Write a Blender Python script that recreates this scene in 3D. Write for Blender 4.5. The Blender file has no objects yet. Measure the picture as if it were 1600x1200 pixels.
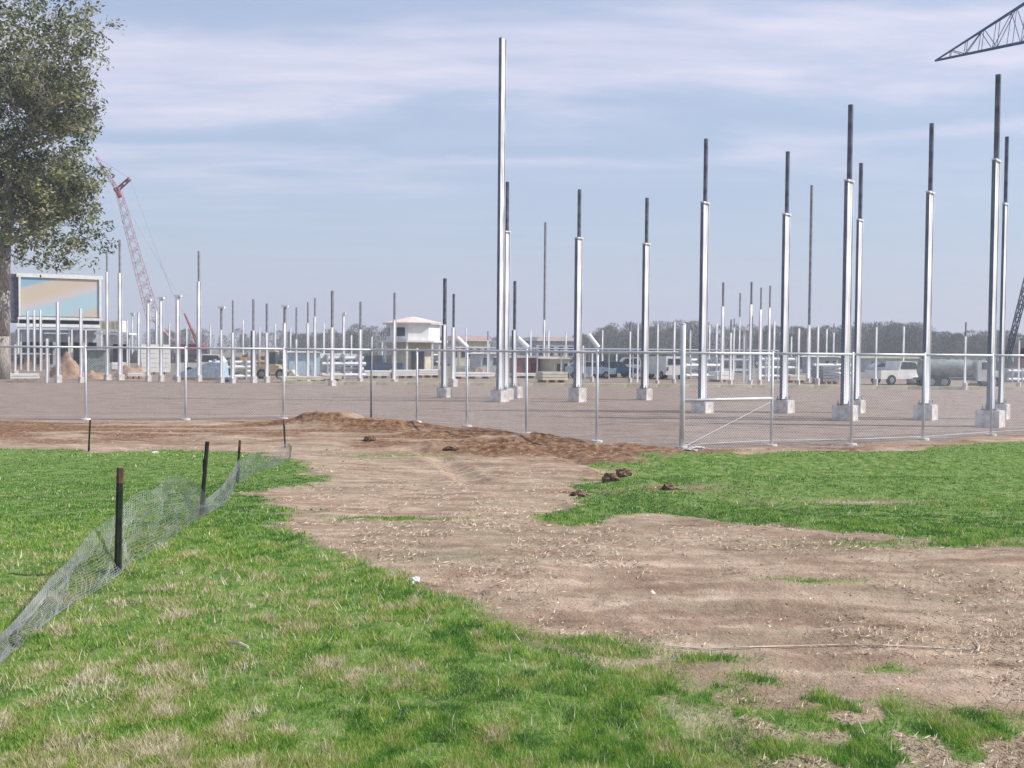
import bpy, math, random
import numpy as np
from mathutils import Vector, Matrix
random.seed(7); RNG = np.random.default_rng(7)
S = bpy.context.scene; COL = S.collection
PI = math.pi
# ------------------------------------------------------------------ camera
F = 1650.0; EYE = 2.4
pitch = math.atan(54 / F); roll = math.radians(0.5)
fwd = Vector((0, math.cos(pitch), -math.sin(pitch)))
r0 = Vector((1, 0, 0)); u0 = r0.cross(fwd)
rt = r0 * math.cos(roll) + u0 * math.sin(roll); up = u0 * math.cos(roll) - r0 * math.sin(roll)
cam = bpy.data.cameras.new('camera'); camo = bpy.data.objects.new('camera', cam); COL.objects.link(camo)
cam.sensor_width = 36; cam.lens = 36 * F / 1600; cam.clip_end = 6000; cam.clip_start = 0.1
M3 = Matrix((rt, up, -fwd)).transposed().to_4x4(); M3.translation = Vector((0, 0, EYE)); camo.matrix_world = M3
S.camera = camo
# ------------------------------------------------------------------ light
SUN_EL = math.radians(44); SUN_AZ = math.radians(93)          # azimuth clockwise from +Y (view direction)
sd = Vector((math.sin(SUN_AZ) * math.cos(SUN_EL), math.cos(SUN_AZ) * math.cos(SUN_EL), math.sin(SUN_EL)))
sl = bpy.data.lights.new('sun', 'SUN'); sl.energy = 4.9; sl.angle = math.radians(0.5); sl.color = (1, .95, .88)
so = bpy.data.objects.new('sun', sl); COL.objects.link(so); so.rotation_euler = sd.to_track_quat('Z', 'Y').to_euler()
so.location = (60, 0, 60)
W = bpy.data.worlds.new('World'); S.world = W; W.use_nodes = True
nt = W.node_tree; nt.nodes.clear()
def N(t, **k):
    n = nt.nodes.new(t)
    for a, b in k.items(): setattr(n, a, b)
    return n
def L(a, b): nt.links.new(a, b)
def math_(op, a, b=None, clamp=False):
    n = N('ShaderNodeMath', operation=op, use_clamp=clamp)
    for i, v in enumerate((a, b)):
        if v is None: continue
        if isinstance(v, (int, float)): n.inputs[i].default_value = v
        else: L(v, n.inputs[i])
    return n.outputs[0]
sky = N('ShaderNodeTexSky', sky_type='NISHITA'); sky.sun_disc = False
sky.sun_elevation = SUN_EL; sky.sun_rotation = SUN_AZ; sky.air_density = 1.3; sky.dust_density = 1.0; sky.ozone_density = 3.0
tc = N('ShaderNodeTexCoord'); sep = N('ShaderNodeSeparateXYZ'); L(tc.outputs['Generated'], sep.inputs[0])
zz = math_('MAXIMUM', sep.outputs[2], 0.0)
zd = math_('ADD', zz, 0.10)
cx = math_('DIVIDE', sep.outputs[0], zd); cy = math_('DIVIDE', sep.outputs[1], zd)
cmb = N('ShaderNodeCombineXYZ'); L(cx, cmb.inputs[0]); L(cy, cmb.inputs[1])
mp = N('ShaderNodeMapping'); L(cmb.outputs[0], mp.inputs[0]); mp.inputs['Rotation'].default_value = (0, 0, math.radians(20)); mp.inputs['Scale'].default_value = (.62, 1.15, 1)
mp.inputs['Location'].default_value = (1.3, 0.4, 0)
n1 = N('ShaderNodeTexNoise'); n1.inputs['Scale'].default_value = 1.15; n1.inputs['Detail'].default_value = 9; n1.inputs['Roughness'].default_value = .56; n1.inputs['Distortion'].default_value = .35
L(mp.outputs[0], n1.inputs['Vector'])
# cirrus sheets: bands in elevation, warped by the noise
zw = math_('ADD', sep.outputs[2], math_('MULTIPLY', math_('SUBTRACT', n1.outputs['Fac'], 0.5), .19))
zw = math_('ADD', zw, math_('MULTIPLY', sep.outputs[0], -0.035))
rp = N('ShaderNodeValToRGB'); L(zw, rp.inputs[0])
cr = rp.color_ramp
pts = [(0, .15), (.11, .12), (.150, .26), (.168, .62), (.188, .12), (.208, .25), (.232, .90), (.270, .92), (.297, .25), (.33, .08), (.40, .5), (.55, .2), (.8, .35)]
cr.elements[0].position = 0; cr.elements[0].color = (pts[0][1],) * 3 + (1,)
cr.elements[1].position = pts[-1][0]; cr.elements[1].color = (pts[-1][1],) * 3 + (1,)
for p, v in pts[1:-1]:
    e = cr.elements.new(p); e.color = (v, v, v, 1)
mp2 = N('ShaderNodeMapping'); L(cmb.outputs[0], mp2.inputs[0]); mp2.inputs['Scale'].default_value = (.5, 1.7, 1); mp2.inputs['Rotation'].default_value = (0, 0, math.radians(-9))
n2 = N('ShaderNodeTexNoise'); n2.inputs['Scale'].default_value = 2.2; n2.inputs['Detail'].default_value = 8; n2.inputs['Roughness'].default_value = .6; L(mp2.outputs[0], n2.inputs['Vector'])
fine = math_('MULTIPLY', math_('SUBTRACT', n2.outputs['Fac'], .28), 2.3, True)
cl = math_('MULTIPLY', rp.outputs[0], math_('ADD', math_('MULTIPLY', fine, .75), .25), True)
# cloud / veil
VEIL = (8.0, 7.6, 8.8, 1)       # in sky units (before strength)
mxv = N('ShaderNodeMix', data_type='RGBA'); mxv.inputs[0].default_value = .50
L(sky.outputs[0], mxv.inputs[6]); mxv.inputs[7].default_value = (4.3, 5.5, 8.1, 1)
mxc = N('ShaderNodeMix', data_type='RGBA'); L(cl, mxc.inputs[0]); L(mxv.outputs[2], mxc.inputs[6]); mxc.inputs[7].default_value = VEIL
bg = N('ShaderNodeBackground'); bg.inputs[1].default_value = .10; L(mxc.outputs[2], bg.inputs[0])
wo = N('ShaderNodeOutputWorld'); L(bg.outputs[0], wo.inputs[0])
S.view_settings.view_transform = 'Standard'; S.view_settings.look = 'None'; S.view_settings.gamma = 1; S.view_settings.exposure = 0.2
S.cycles.max_bounces = 5; S.cycles.diffuse_bounces = 2; S.cycles.volume_bounces = 0; S.cycles.transparent_max_bounces = 8

# ------------------------------------------------------------------ noise + terrain
TAB = np.random.default_rng(3).random((256, 256))
def vn(x, y, seed=0):
    x = np.asarray(x, float) + seed * 17.3; y = np.asarray(y, float) + seed * 9.1
    xi = np.floor(x).astype(int); yi = np.floor(y).astype(int); fx = x - xi; fy = y - yi
    fx = fx * fx * (3 - 2 * fx); fy = fy * fy * (3 - 2 * fy)
    a = TAB[xi & 255, yi & 255]; b = TAB[(xi + 1) & 255, yi & 255]; c = TAB[xi & 255, (yi + 1) & 255]; d = TAB[(xi + 1) & 255, (yi + 1) & 255]
    return (a * (1 - fx) + b * fx) * (1 - fy) + (c * (1 - fx) + d * fx) * fy
def fbm(x, y, o=4, seed=0):
    s = 0; a = 1; t = 0
    for i in range(o): s = s + a * vn(x * 2 ** i, y * 2 ** i, seed + i); t += a; a *= .55
    return s / t
def sm(t): t = np.clip(t, 0, 1); return t * t * (3 - 2 * t)
MOUNDS = [(-5.6, 32.2, 1.3, .9, .42), (-3.6, 31.6, 1.5, .7, .22), (-1.5, 29.6, 1.6, .6, .22), (.4, 27.4, 1.6, .55, .22), (2.4, 25.3, 1.6, .5, .16), (-9, 32.8, 2.5, .6, .1),
          (-2.0, 25.8, .9, .35, .16), (-1.1, 24.5, .8, .3, -.12), (-.2, 25.4, 1.0, .3, .13)]
def Z(x, y):
    x = np.asarray(x, float); y = np.asarray(y, float)
    z = .75 * (1 - sm((y - 7) / 14.))
    z = z + sm((x - 1.2 - .12 * np.abs(y - 19)) / 1.4) * (.16 * np.exp(-((y - 17.8) / 1.5) ** 2) - .16 * np.exp(-((y - 21.0) / 1.3) ** 2) + .16 * np.exp(-((y - 23.6) / 1.2) ** 2))
    for mx, my, sx, sy, h in MOUNDS:
        z = z + h * np.exp(-((x - mx) / sx) ** 2 - ((y - my) / sy) ** 2) * (.45 + 1.1 * fbm(x * 2.0, y * 2.6, 3, 5))
    near = sm((75 - np.hypot(x, y)) / 30)
    fl = sm((33 - y + .0 * x) / 4)
    z = z + (np.hypot(x, y) < 30) * (fbm(x * 6, y * 6, 3, 12) - .5) * .035
    z = z + near * ((fbm(x * .3, y * .3, 2, 2) - .5) * .12 * fl + (fbm(x * 2.2, y * 2.2, 4, 8) - .5) * .05 * fl)
    # wheel ruts of the dirt track, running towards the gap beside the bank
    for off in (0, 1.6, 3.1):
        c = -1.6 + off + (22 - y) * .27 + .3 * np.sin(y * .35)
        z = z - (.055 * np.exp(-((x - c) / .32) ** 2) - .015 * np.exp(-((np.abs(x - c) - .36) / .15) ** 2)) * (.2 + 1.4 * sm((fbm(x * .8, y * .5, 3, 33) - .35) * 4)) * sm((y - 9) / 4) * sm((27 - y) / 3)
    return z
def ray(px, py):
    return fwd * F + rt * (px - 800) - up * (py - 600)
def G(px, py):
    d = ray(px, py); t = 0.3
    y = 3.0
    while y < 1500:
        p = Vector((0, 0, EYE)) + d * (y / d.y)
        if p.z <= float(Z(p.x, p.y)): break
        y *= 1.004
    return Vector((p.x, p.y, float(Z(p.x, p.y))))
def WP(px, py, D):
    d = ray(px, py); return Vector((0, 0, EYE)) + d * (D / d.y)

# ------------------------------------------------------------------ materials
def material(name, col, rough=.8, metal=0, var=.12, scale=6, bump=.0, col2=None, stretch=None, spec=.3):
    m = bpy.data.materials.new(name); m.use_nodes = True; t = m.node_tree; b = t.nodes['Principled BSDF']
    b.inputs['Roughness'].default_value = rough; b.inputs['Metallic'].default_value = metal; b.inputs['Specular IOR Level'].default_value = spec
    tcn = t.nodes.new('ShaderNodeTexCoord'); mpn = t.nodes.new('ShaderNodeMapping'); t.links.new(tcn.outputs['Object'], mpn.inputs[0])
    if stretch: mpn.inputs['Scale'].default_value = stretch
    n = t.nodes.new('ShaderNodeTexNoise'); n.inputs['Scale'].default_value = scale; n.inputs['Detail'].default_value = 5; t.links.new(mpn.outputs[0], n.inputs['Vector'])
    r = t.nodes.new('ShaderNodeValToRGB'); t.links.new(n.outputs['Fac'], r.inputs[0])
    c2 = col2 or tuple(c * (1 - 2 * var) for c in col)
    r.color_ramp.elements[0].position = .34; r.color_ramp.elements[0].color = (*c2, 1)
    r.color_ramp.elements[1].position = .66; r.color_ramp.elements[1].color = (*[min(1, c * (1 + var * .6)) for c in col], 1)
    t.links.new(r.outputs[0], b.inputs['Base Color'])
    if bump:
        bn = t.nodes.new('ShaderNodeBump'); bn.inputs['Strength'].default_value = bump; bn.inputs['Distance'].default_value = .02
        t.links.new(n.outputs['Fac'], bn.inputs['Height']); t.links.new(bn.outputs[0], b.inputs['Normal'])
    return m
MT = dict(
    concrete=material('concrete', (.66, .62, .59), .9, var=.16, scale=5, bump=.4),
    galv=material('galvanised_steel', (.66, .68, .72), .55, .25, var=.08, scale=3),
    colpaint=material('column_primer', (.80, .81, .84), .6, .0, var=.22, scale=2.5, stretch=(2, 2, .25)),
    flange_shade=material('shaded_flange', (.15, .18, .24), .6, var=.12, scale=2),  # darker column colour, shade of the left side put into the flange
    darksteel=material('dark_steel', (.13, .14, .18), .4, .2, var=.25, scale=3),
    greysteel=material('grey_steel', (.28, .29, .33), .6, .3, var=.15, scale=3),
    rust=material('rusty_steel', (.16, .075, .045), .85, .0, var=.3, scale=14, col2=(.04, .03, .03)),
    tpost=material('dark_post_paint', (.022, .028, .022), .6, var=.3, scale=20),
    net=material('weathered_net', (.235, .25, .245), .8, var=.2, scale=3),
    white=material('white_paint', (.80, .79, .76), .5, var=.06, scale=2),
    cream=material('cream_paint', (.62, .58, .46), .7, var=.1, scale=2),
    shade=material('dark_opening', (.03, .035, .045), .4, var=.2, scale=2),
    glass=material('window_glass', (.06, .09, .11), .12, var=.3, scale=1, spec=.6),
    roofred=material('pale_red_roof', (.74, .58, .54), .8, var=.1, scale=4),
    redpaint=material('red_paint', (.32, .06, .07), .6, var=.2, scale=3),
    pinkpaint=material('faded_red_paint', (.56, .36, .42), .6, var=.2, scale=2),
    bluepaint=material('blue_paint', (.03, .09, .19), .5, .1, var=.2, scale=3),
    lightblue=material('light_blue_sheet', (.42, .55, .64), .6, var=.15, scale=4),
    yellow=material('yellow_paint', (.60, .50, .28), .6, var=.15, scale=4),
    timber=material('timber', (.42, .28, .16), .85, var=.2, scale=9, stretch=(1, 8, 8)),
    greenpaint=material('green_grey_paint', (.25, .29, .28), .6, var=.2, scale=3),
    tyre=material('rubber', (.02, .02, .02), .9, var=.2, scale=8),
    tanpile=material('soil_heap', (.40, .27, .19), .95, var=.2, scale=4, bump=.6),
    kerb=material('kerb_paint', (.80, .75, .50), .9, var=.15, scale=1.5),
    bark=material('bark', (.40, .36, .32), .95, var=.3, scale=6, bump=.8, stretch=(3, 3, .6)),
    farwood=material('bare_twigs', (.17, .16, .14), .95, var=.25, scale=.12, col2=(.09, .10, .075)),
    rope=material('pale_rope', (.60, .54, .44), .9, var=.15, scale=20),
    clod=material('dark_clod', (.24, .165, .11), .95, var=.3, scale=14, bump=1, col2=(.07, .045, .03)),
    grey=material('mid_grey_paint', (.46, .48, .50), .7, var=.12, scale=2),
)

# ------------------------------------------------------------------ mesh helpers
class MB:
    def __init__(s): s.v = []; s.f = []
    def poly(s, vs, fs):
        o = len(s.v); s.v += [tuple(v) for v in vs]; s.f += [tuple(i + o for i in f) for f in fs]; return s
    def box(s, c, d, yaw=0, taper=1):
        x, y, z = (k / 2 for k in d); cs, sn = math.cos(yaw), math.sin(yaw); P = []
        for k in (-1, 1):
            t = taper if k > 0 else 1
            for a, b in ((-1, -1), (1, -1), (1, 1), (-1, 1)):
                X, Y = a * x * t, b * y * t; P.append((c[0] + X * cs - Y * sn, c[1] + X * sn + Y * cs, c[2] + k * z))
        return s.poly(P, [(3, 2, 1, 0), (4, 5, 6, 7), (0, 1, 5, 4), (1, 2, 6, 5), (2, 3, 7, 6), (3, 0, 4, 7)])
    def tube(s, a, b, ra, rb=None, n=8):
        a = Vector(a); b = Vector(b); rb = ra if rb is None else rb; d = b - a
        if d.length < 1e-6: return s
        d.normalize(); h = Vector((0, 0, 1)) if abs(d.z) < .9 else Vector((1, 0, 0)); p = d.cross(h).normalized(); q = d.cross(p)
        P = [tuple(c + (p * math.cos(2 * PI * i / n) + q * math.sin(2 * PI * i / n)) * r) for c, r in ((a, ra), (b, rb)) for i in range(n)]
        return s.poly(P, [(i, (i + 1) % n, n + (i + 1) % n, n + i) for i in range(n)] + [tuple(range(n - 1, -1, -1)), tuple(range(n, 2 * n))])
    def path(s, pts, r, n=6):
        for a, b in zip(pts[:-1], pts[1:]): s.tube(a, b, r, n=n)
        return s
    def prism(s, prof, y0, y1):          # prof in x-z, extruded along y
        n = len(prof); P = [(x, y0, z) for x, z in prof] + [(x, y1, z) for x, z in prof]
        return s.poly(P, [tuple(range(n)), tuple(range(2 * n - 1, n - 1, -1))] + [((i + 1) % n, i, n + i, n + (i + 1) % n) for i in range(n)])
    def build(s, name, mat, parent=None, smooth=False):
        me = bpy.data.meshes.new(name); me.from_pydata(s.v, [], s.f); me.update()
        import bmesh
        bm = bmesh.new(); bm.from_mesh(me); bmesh.ops.recalc_face_normals(bm, faces=bm.faces); bm.to_mesh(me); bm.free()
        me.materials.append(MT[mat] if isinstance(mat, str) else mat)
        if smooth: me.shade_smooth()
        o = bpy.data.objects.new(name, me); COL.objects.link(o)
        if parent: o.parent = parent
        return o
def tag(o, label=None, cat=None, group=None, kind=None):
    for k, v in (('label', label), ('category', cat), ('group', group), ('kind', kind)):
        if v: o[k] = v
    return o
def thing(name, label, cat, loc, yaw=0, group=None):
    o = bpy.data.objects.new(name, None); COL.objects.link(o); o.location = loc; o.rotation_euler = (0, 0, yaw); o.empty_display_size = .3
    return tag(o, label, cat, group)
def npmesh(name, V, Fc, mat, attrs=None):
    me = bpy.data.meshes.new(name); V = np.asarray(V, np.float32); Fc = np.asarray(Fc, np.int32); k = Fc.shape[1]
    me.vertices.add(len(V)); me.vertices.foreach_set('co', V.ravel())
    me.loops.add(Fc.size); me.loops.foreach_set('vertex_index', Fc.ravel())
    me.polygons.add(len(Fc)); me.polygons.foreach_set('loop_start', np.arange(0, Fc.size, k, dtype=np.int32)); me.polygons.foreach_set('loop_total', np.full(len(Fc), k, np.int32))
    me.update(calc_edges=True)
    for an, arr in (attrs or {}).items():
        at = me.attributes.new(an, 'FLOAT', 'POINT'); at.data.foreach_set('value', np.asarray(arr, np.float32).ravel())
    me.materials.append(mat); o = bpy.data.objects.new(name, me); COL.objects.link(o); return o

# ------------------------------------------------------------------ land cover outlines (world metres)
def wpoly(pts): return np.array([[G(x, y).x, G(x, y).y] for x, y in pts])
GA = wpoly([(0, 702), (130, 704), (280, 703), (400, 708), (455, 722), (500, 742), (478, 757), (420, 760), (375, 772), (440, 788), (468, 828), (540, 866), (620, 892), (700, 938), (800, 982),
            (870, 1018), (960, 1048), (1060, 1062), (1150, 1085), (1230, 1100), (1310, 1082), (1400, 1090), (1490, 1112), (1600, 1135), (1900, 1190)])
GA = np.vstack([GA, [[6, 2.2], [6, -30], [-60, -30], [-60, 26.0], [GA[0][0] - 4, GA[0][1] + 1]]])
GB = wpoly([(838, 812), (850, 790), (900, 772), (925, 752), (945, 728), (1000, 718), (1100, 706), (1250, 706), (1400, 703), (1600, 692), (1800, 684)])
GB2 = wpoly([(2000, 860), (1600, 842), (1480, 846), (1400, 838), (1300, 832), (1200, 822), (1100, 812), (1000, 803), (950, 812), (880, 820)])
GB = np.vstack([GB, [[40, 26], [40, 14]], GB2])
def sdist(x, y, P):
    x = np.asarray(x, float); y = np.asarray(y, float); dm = np.full(x.shape, 1e9); ins = np.zeros(x.shape, bool)
    for i in range(len(P)):
        ax, ay = P[i]; bx, by = P[(i + 1) % len(P)]; dx, dy = bx - ax, by - ay
        t = np.clip(((x - ax) * dx + (y - ay) * dy) / (dx * dx + dy * dy + 1e-9), 0, 1)
        dm = np.minimum(dm, np.hypot(x - ax - t * dx, y - ay - t * dy))
        c = ((ay > y) != (by > y)) & (x < dx * (y - ay) / (dy if abs(dy) > 1e-9 else 1e-9) + ax); ins ^= c
    return np.where(ins, dm, -dm)
BARE = [(G(1050, 760), 1.0, .55), (G(1330, 785), 1.1, .45), (G(960, 740), .5, .4)]
TUFT = [(G(910, 1005), .28, .16), (G(955, 1018), .25, .14), (G(1112, 1030), .2, .09), (G(1200, 1062), .2, .1), (G(1390, 1048), .15, .06), (G(600, 712), 1.2, .5), (G(1500, 852), 1.2, .2), (G(1280, 908), .4, .08), (G(620, 812), .7, .25)]
def cover(x, y):
    r = np.hypot(x, y)
    w = (fbm(x * .9, y * .9, 4, 21) - .5) * (.9 + .02 * r) + (vn(x * 6, y * 6, 3) - .5) * .3
    d = np.maximum(sdist(x, y, GA), sdist(x, y, GB)) + w * np.clip(r / 14, .35, 1.3)
    g = sm(d / .35 + .5)
    # thin, broken turf along the lower right edge
    thin = sm((x - .1) / 1.5) * sm((6.6 - y) / 1.0)
    g = g * (1 - thin * sm((.555 - fbm(x * 3.0, y * 3.0, 4, 31)) / .06) * .96)
    for p, sx, sy in BARE: g = g * (1 - .9 * np.exp(-((x - p.x) / sx) ** 2 - ((y - p.y) / sy) ** 2) * sm((vn(x * 3, y * 3, 4) + .3)))
    for p, sx, sy in TUFT: g = np.maximum(g, 1.0 * np.exp(-((x - p.x) / sx) ** 2 - ((y - p.y) / sy) ** 2) * sm(vn(x * 5, y * 5, 9) * 1.6))
    far = sm((y - 110) / 60) * .5
    return np.maximum(np.clip(g, 0, 1), far * (y > 80))
FENCE_PX = [(-330, 652), (-175, 654), (-20, 655), (134, 656), (290, 656), (443, 655), (580, 652), (651, 660), (729, 667), (822, 681), (932, 692), (1065, 703), (1205, 695), (1330, 693), (1442, 689), (1548, 681), (1650, 675), (1745, 670), (1840, 665)]
def flatG(px, py, z=0.0):
    d = ray(px, py); t = (z - EYE) / d.z; p = Vector((0, 0, EYE)) + d * t; return p
FP = [flatG(*p) for p in FENCE_PX]
FXY = np.array([[p.x, p.y] for p in FP])
def fence_y(x): return np.interp(x, FXY[:, 0], FXY[:, 1])

# ------------------------------------------------------------------ ground
gm = bpy.data.materials.new('ground_soil_and_turf'); gm.use_nodes = True; nt = gm.node_tree; pb = nt.nodes['Principled BSDF']
pb.inputs['Roughness'].default_value = .95; pb.inputs['Specular IOR Level'].default_value = .1
tc = N('ShaderNodeTexCoord')
def noise(sc, det=6, ro=.6, stretch=None):
    n = N('ShaderNodeTexNoise'); n.inputs['Scale'].default_value = sc; n.inputs['Detail'].default_value = det; n.inputs['Roughness'].default_value = ro
    m = N('ShaderNodeMapping'); L(tc.outputs['Object'], m.inputs[0]); m.inputs['Scale'].default_value = stretch or (1, 1, 1); L(m.outputs[0], n.inputs['Vector']); return n.outputs['Fac']
def ramp(f, stops):
    r = N('ShaderNodeValToRGB'); L(f, r.inputs[0]); e = r.color_ramp.elements
    e[0].position, e[0].color = stops[0][0], (*stops[0][1], 1); e[1].position, e[1].color = stops[-1][0], (*stops[-1][1], 1)
    for p, c in stops[1:-1]: k = e.new(p); k.color = (*c, 1)
    return r.outputs[0]
def mix(f, a, b):
    m = N('ShaderNodeMix', data_type='RGBA'); L(f, m.inputs[0]); L(a, m.inputs[6]); L(b, m.inputs[7]); return m.outputs[2]
def attr(n): a = N('ShaderNodeAttribute'); a.attribute_name = n; return a.outputs['Fac']
def blendf(f, lo, hi):
    m = N('ShaderNodeMapRange'); L(f, m.inputs[0]); m.inputs[1].default_value = lo; m.inputs[2].default_value = hi; return m.outputs[0]
nB2 = noise(7, 8, .7)
nA, nB, nC = noise(.9, 6), noise(6, 8, .7), noise(38, 4, .7)
nS = noise(1.6, 7, .65, (.5, 2.2, 1))
dirt = mix(blendf(nB, .35, .65), ramp(nA, [(.32, (.22, .145, .10)), (.5, (.36, .26, .185)), (.68, (.52, .40, .30))]), ramp(nS, [(.36, (.19, .125, .085)), (.5, (.39, .285, .205)), (.62, (.61, .48, .365))]))
ng = noise(.8, 7, .7, (.6, 1.5, 1)); dirt = mix(math_('MULTIPLY', blendf(ng, .50, .68), .5), dirt, ramp(nB, [(.3, (.20, .20, .12)), (.7, (.38, .36, .24))]))
padc = mix(blendf(noise(.5, 7, .65, (.10, 1.6, 1)), .35, .65), ramp(nS, [(.40, (.15, .115, .09)), (.5, (.26, .205, .17)), (.60, (.40, .32, .27))]), ramp(nB, [(.3, (.25, .195, .16)), (.7, (.36, .285, .24))]))
brn = ramp(nB, [(.36, (.075, .038, .02)), (.5, (.21, .115, .065)), (.66, (.40, .265, .165))])
turf = ramp(nB2, [(.36, (.06, .13, .025)), (.52, (.15, .25, .055)), (.70, (.34, .31, .17))])
fargr = ramp(nA, [(.3, (.13, .15, .11)), (.7, (.22, .22, .17))])
c = mix(attr('pad'), dirt, padc); c = mix(attr('brown'), c, brn); c = mix(attr('grass'), c, turf); c = mix(attr('far'), c, fargr)
spk = blendf(nC, .60, .72)
sp2 = N('ShaderNodeMath', operation='MULTIPLY'); L(spk, sp2.inputs[0]); sp2.inputs[1].default_value = .35
pale = N('ShaderNodeRGB'); pale.outputs[0].default_value = (.62, .54, .44, 1)
c = mix(sp2.outputs[0], c, pale.outputs[0])
L(c, pb.inputs['Base Color'])
bh = N('ShaderNodeMath', operation='ADD'); L(nB, bh.inputs[0]); L(nC, bh.inputs[1])
bn = N('ShaderNodeBump'); bn.inputs['Strength'].default_value = .7; bn.inputs['Distance'].default_value = .05; L(bh.outputs[0], bn.inputs['Height']); L(bn.outputs[0], pb.inputs['Normal'])

ang = np.concatenate([np.linspace(-180, -42, 70, endpoint=False), np.linspace(-42, 42, 760, endpoint=False), np.linspace(42, 180, 70)]) * PI / 180
rr = np.concatenate([[.02, .6, 1.3], 2.0 * (46 / 2.0) ** np.linspace(0, 1, 520), 46 * (3500 / 46) ** np.linspace(0.01, 1, 90)])
A, R = np.meshgrid(ang, rr); GX = R * np.sin(A); GY = R * np.cos(A); GZ = Z(GX, GY)
nr, na = GX.shape; idx = np.arange(nr * na).reshape(nr, na)
Fq = np.stack([idx[:-1, :-1], idx[:-1, 1:], idx[1:, 1:], idx[1:, :-1]], -1).reshape(-1, 4)[:, ::-1]
fy = fence_y(GX.ravel()); gx, gy = GX.ravel(), GY.ravel()
wv = (fbm(gx * .5, gy * .5, 4, 40) - .5)
gr = cover(gx, gy)
pad = sm((gy - fy + .7 + wv * 1.6) / .5)
bw = np.interp(gx, [-30, 0, 2.5, 6, 30], [7.5, 9.5, 6, 2.2, 2.2])
brown = sm((gy - (fy - bw) + wv * 6.0) / 2.2) * (1 - pad) * sm((fbm(gx * .4, gy * 1.7, 4, 6) - .30) * 4.2) * (1 - .6 * gr)
farm = sm((gy - 82) / 30) * .7
for p_, a_, b_ in [(G(955, 746), .75, .55), (G(1050, 762), .9, .4), (G(905, 770), .7, .3), (G(740, 705), 1.4, .9), (G(890, 712), 2.2, .8)]: brown = np.maximum(brown, 1.0 * np.exp(-((gx - p_.x) / a_) ** 2 - ((gy - p_.y) / b_) ** 2) * sm(fbm(gx * 2, gy * 3, 3, 17) * 2.2))
ground = npmesh('ground', np.stack([gx, gy, GZ.ravel()], 1), Fq, gm, dict(grass=gr * (gy < 80), pad=pad, brown=brown, far=farm))
ground.data.shade_smooth(); tag(ground, kind='structure')

# ------------------------------------------------------------------ grass, straw, stones
def blade_mat(name, stops, tr=.25):
    global nt
    m = bpy.data.materials.new(name); m.use_nodes = True; nt = m.node_tree; b = nt.nodes['Principled BSDF']; b.inputs['Roughness'].default_value = .7; b.inputs['Specular IOR Level'].default_value = .15
    cc = ramp(attr('tint'), stops); L(cc, b.inputs['Base Color'])
    t = N('ShaderNodeBsdfTranslucent'); L(cc, t.inputs[0]); ms = N('ShaderNodeMixShader'); ms.inputs[0].default_value = tr
    L(b.outputs[0], ms.inputs[1]); L(t.outputs[0], ms.inputs[2]); L(ms.outputs[0], nt.nodes['Material Output'].inputs[0]); return m
gmat = blade_mat('grass_blades', [(0, (.07, .18, .035)), (.28, (.18, .37, .055)), (.52, (.33, .45, .09)), (.74, (.42, .40, .17)), (1, (.74, .66, .50))])
def place(n, rmin, rmax, amax=40):
    a = (RNG.random(n) * 2 - 1) * math.radians(amax); u = RNG.random(n); r = 1 / (1 / rmin + u * (1 / rmax - 1 / rmin)); return r * np.sin(a), r * np.cos(a), r
GRc = gr.reshape(nr, na); EDc = np.maximum(sdist(gx, gy, GA), sdist(gx, gy, GB)).reshape(nr, na)
def look(arr, x, y):
    a = np.interp(np.arctan2(x, y), ang, np.arange(na)); b = np.interp(np.hypot(x, y), rr, np.arange(nr)); ai = np.minimum(a.astype(int), na - 2); bi = np.minimum(b.astype(int), nr - 2); fa, fb = a - ai, b - bi
    return (arr[bi, ai] * (1 - fa) + arr[bi, ai + 1] * fa) * (1 - fb) + (arr[bi + 1, ai] * (1 - fa) + arr[bi + 1, ai + 1] * fa) * fb
def blades(name, x, y, r, h, wpx, tint, label, cat, lean=.5, mat=gmat):
    n = len(x); z = Z(x, y); th = RNG.random(n) * 2 * PI; w = np.maximum(.0025, r * wpx / 1056.) / 2
    lx = RNG.normal(0, lean, n) * h; ly = RNG.normal(0, lean, n) * h
    # blades face roughly anywhere; a bent two-segment blade = 3 triangles as one quad + tip
    dx, dy = np.cos(th) * w, np.sin(th) * w
    V = np.stack([np.stack([x - dx, y - dy, z - .01], 1), np.stack([x + dx, y + dy, z - .01], 1), np.stack([x + lx, y + ly, z + h], 1)], 1).reshape(-1, 3)
    o = npmesh(name, V, np.arange(n * 3).reshape(-1, 3), mat, dict(tint=np.repeat(tint, 3))); tag(o, label, cat, kind='stuff'); return o
x, y, r = place(2300000, 2.6, 32)
g = look(GRc, x, y); keep = RNG.random(len(x)) < g ** 1.5 * (.12 + .88 * sm((fbm(x * 4.5, y * 3.2, 4, 55) - .38) * 7)); x, y, r, g = x[keep], y[keep], r[keep], g[keep]
patch = fbm(x * .55, y * .55, 4, 50); dry = fbm(x * 1.6, y * 1.6, 3, 60)
edge = look(EDc, x, y)                 # lush rim beside the dirt
lush = np.exp(-(edge / 1.6) ** 2) * .13
isB = (y > 13)
stR = np.zeros(len(x))
for p, sx, sy in [(G(300, 930), 1.1, 1.0), (G(90, 1070), .8, .5), (G(60, 905), .8, .9), (G(1320, 785), 2.2, 1.0), (G(100, 712), 4.5, 1.1), (G(60, 770), 1.8, .7), (G(430, 715), 1.5, 1.0), (G(600, 1050), 1.2, .3)]:
    stR = np.maximum(stR, np.exp(-((x - p.x) / sx) ** 2 - ((y - p.y) / sy) ** 2))
clump = fbm(x * 7, y * 5, 3, 71); clump2 = vn(x * 16, y * 11, 9)
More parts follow.
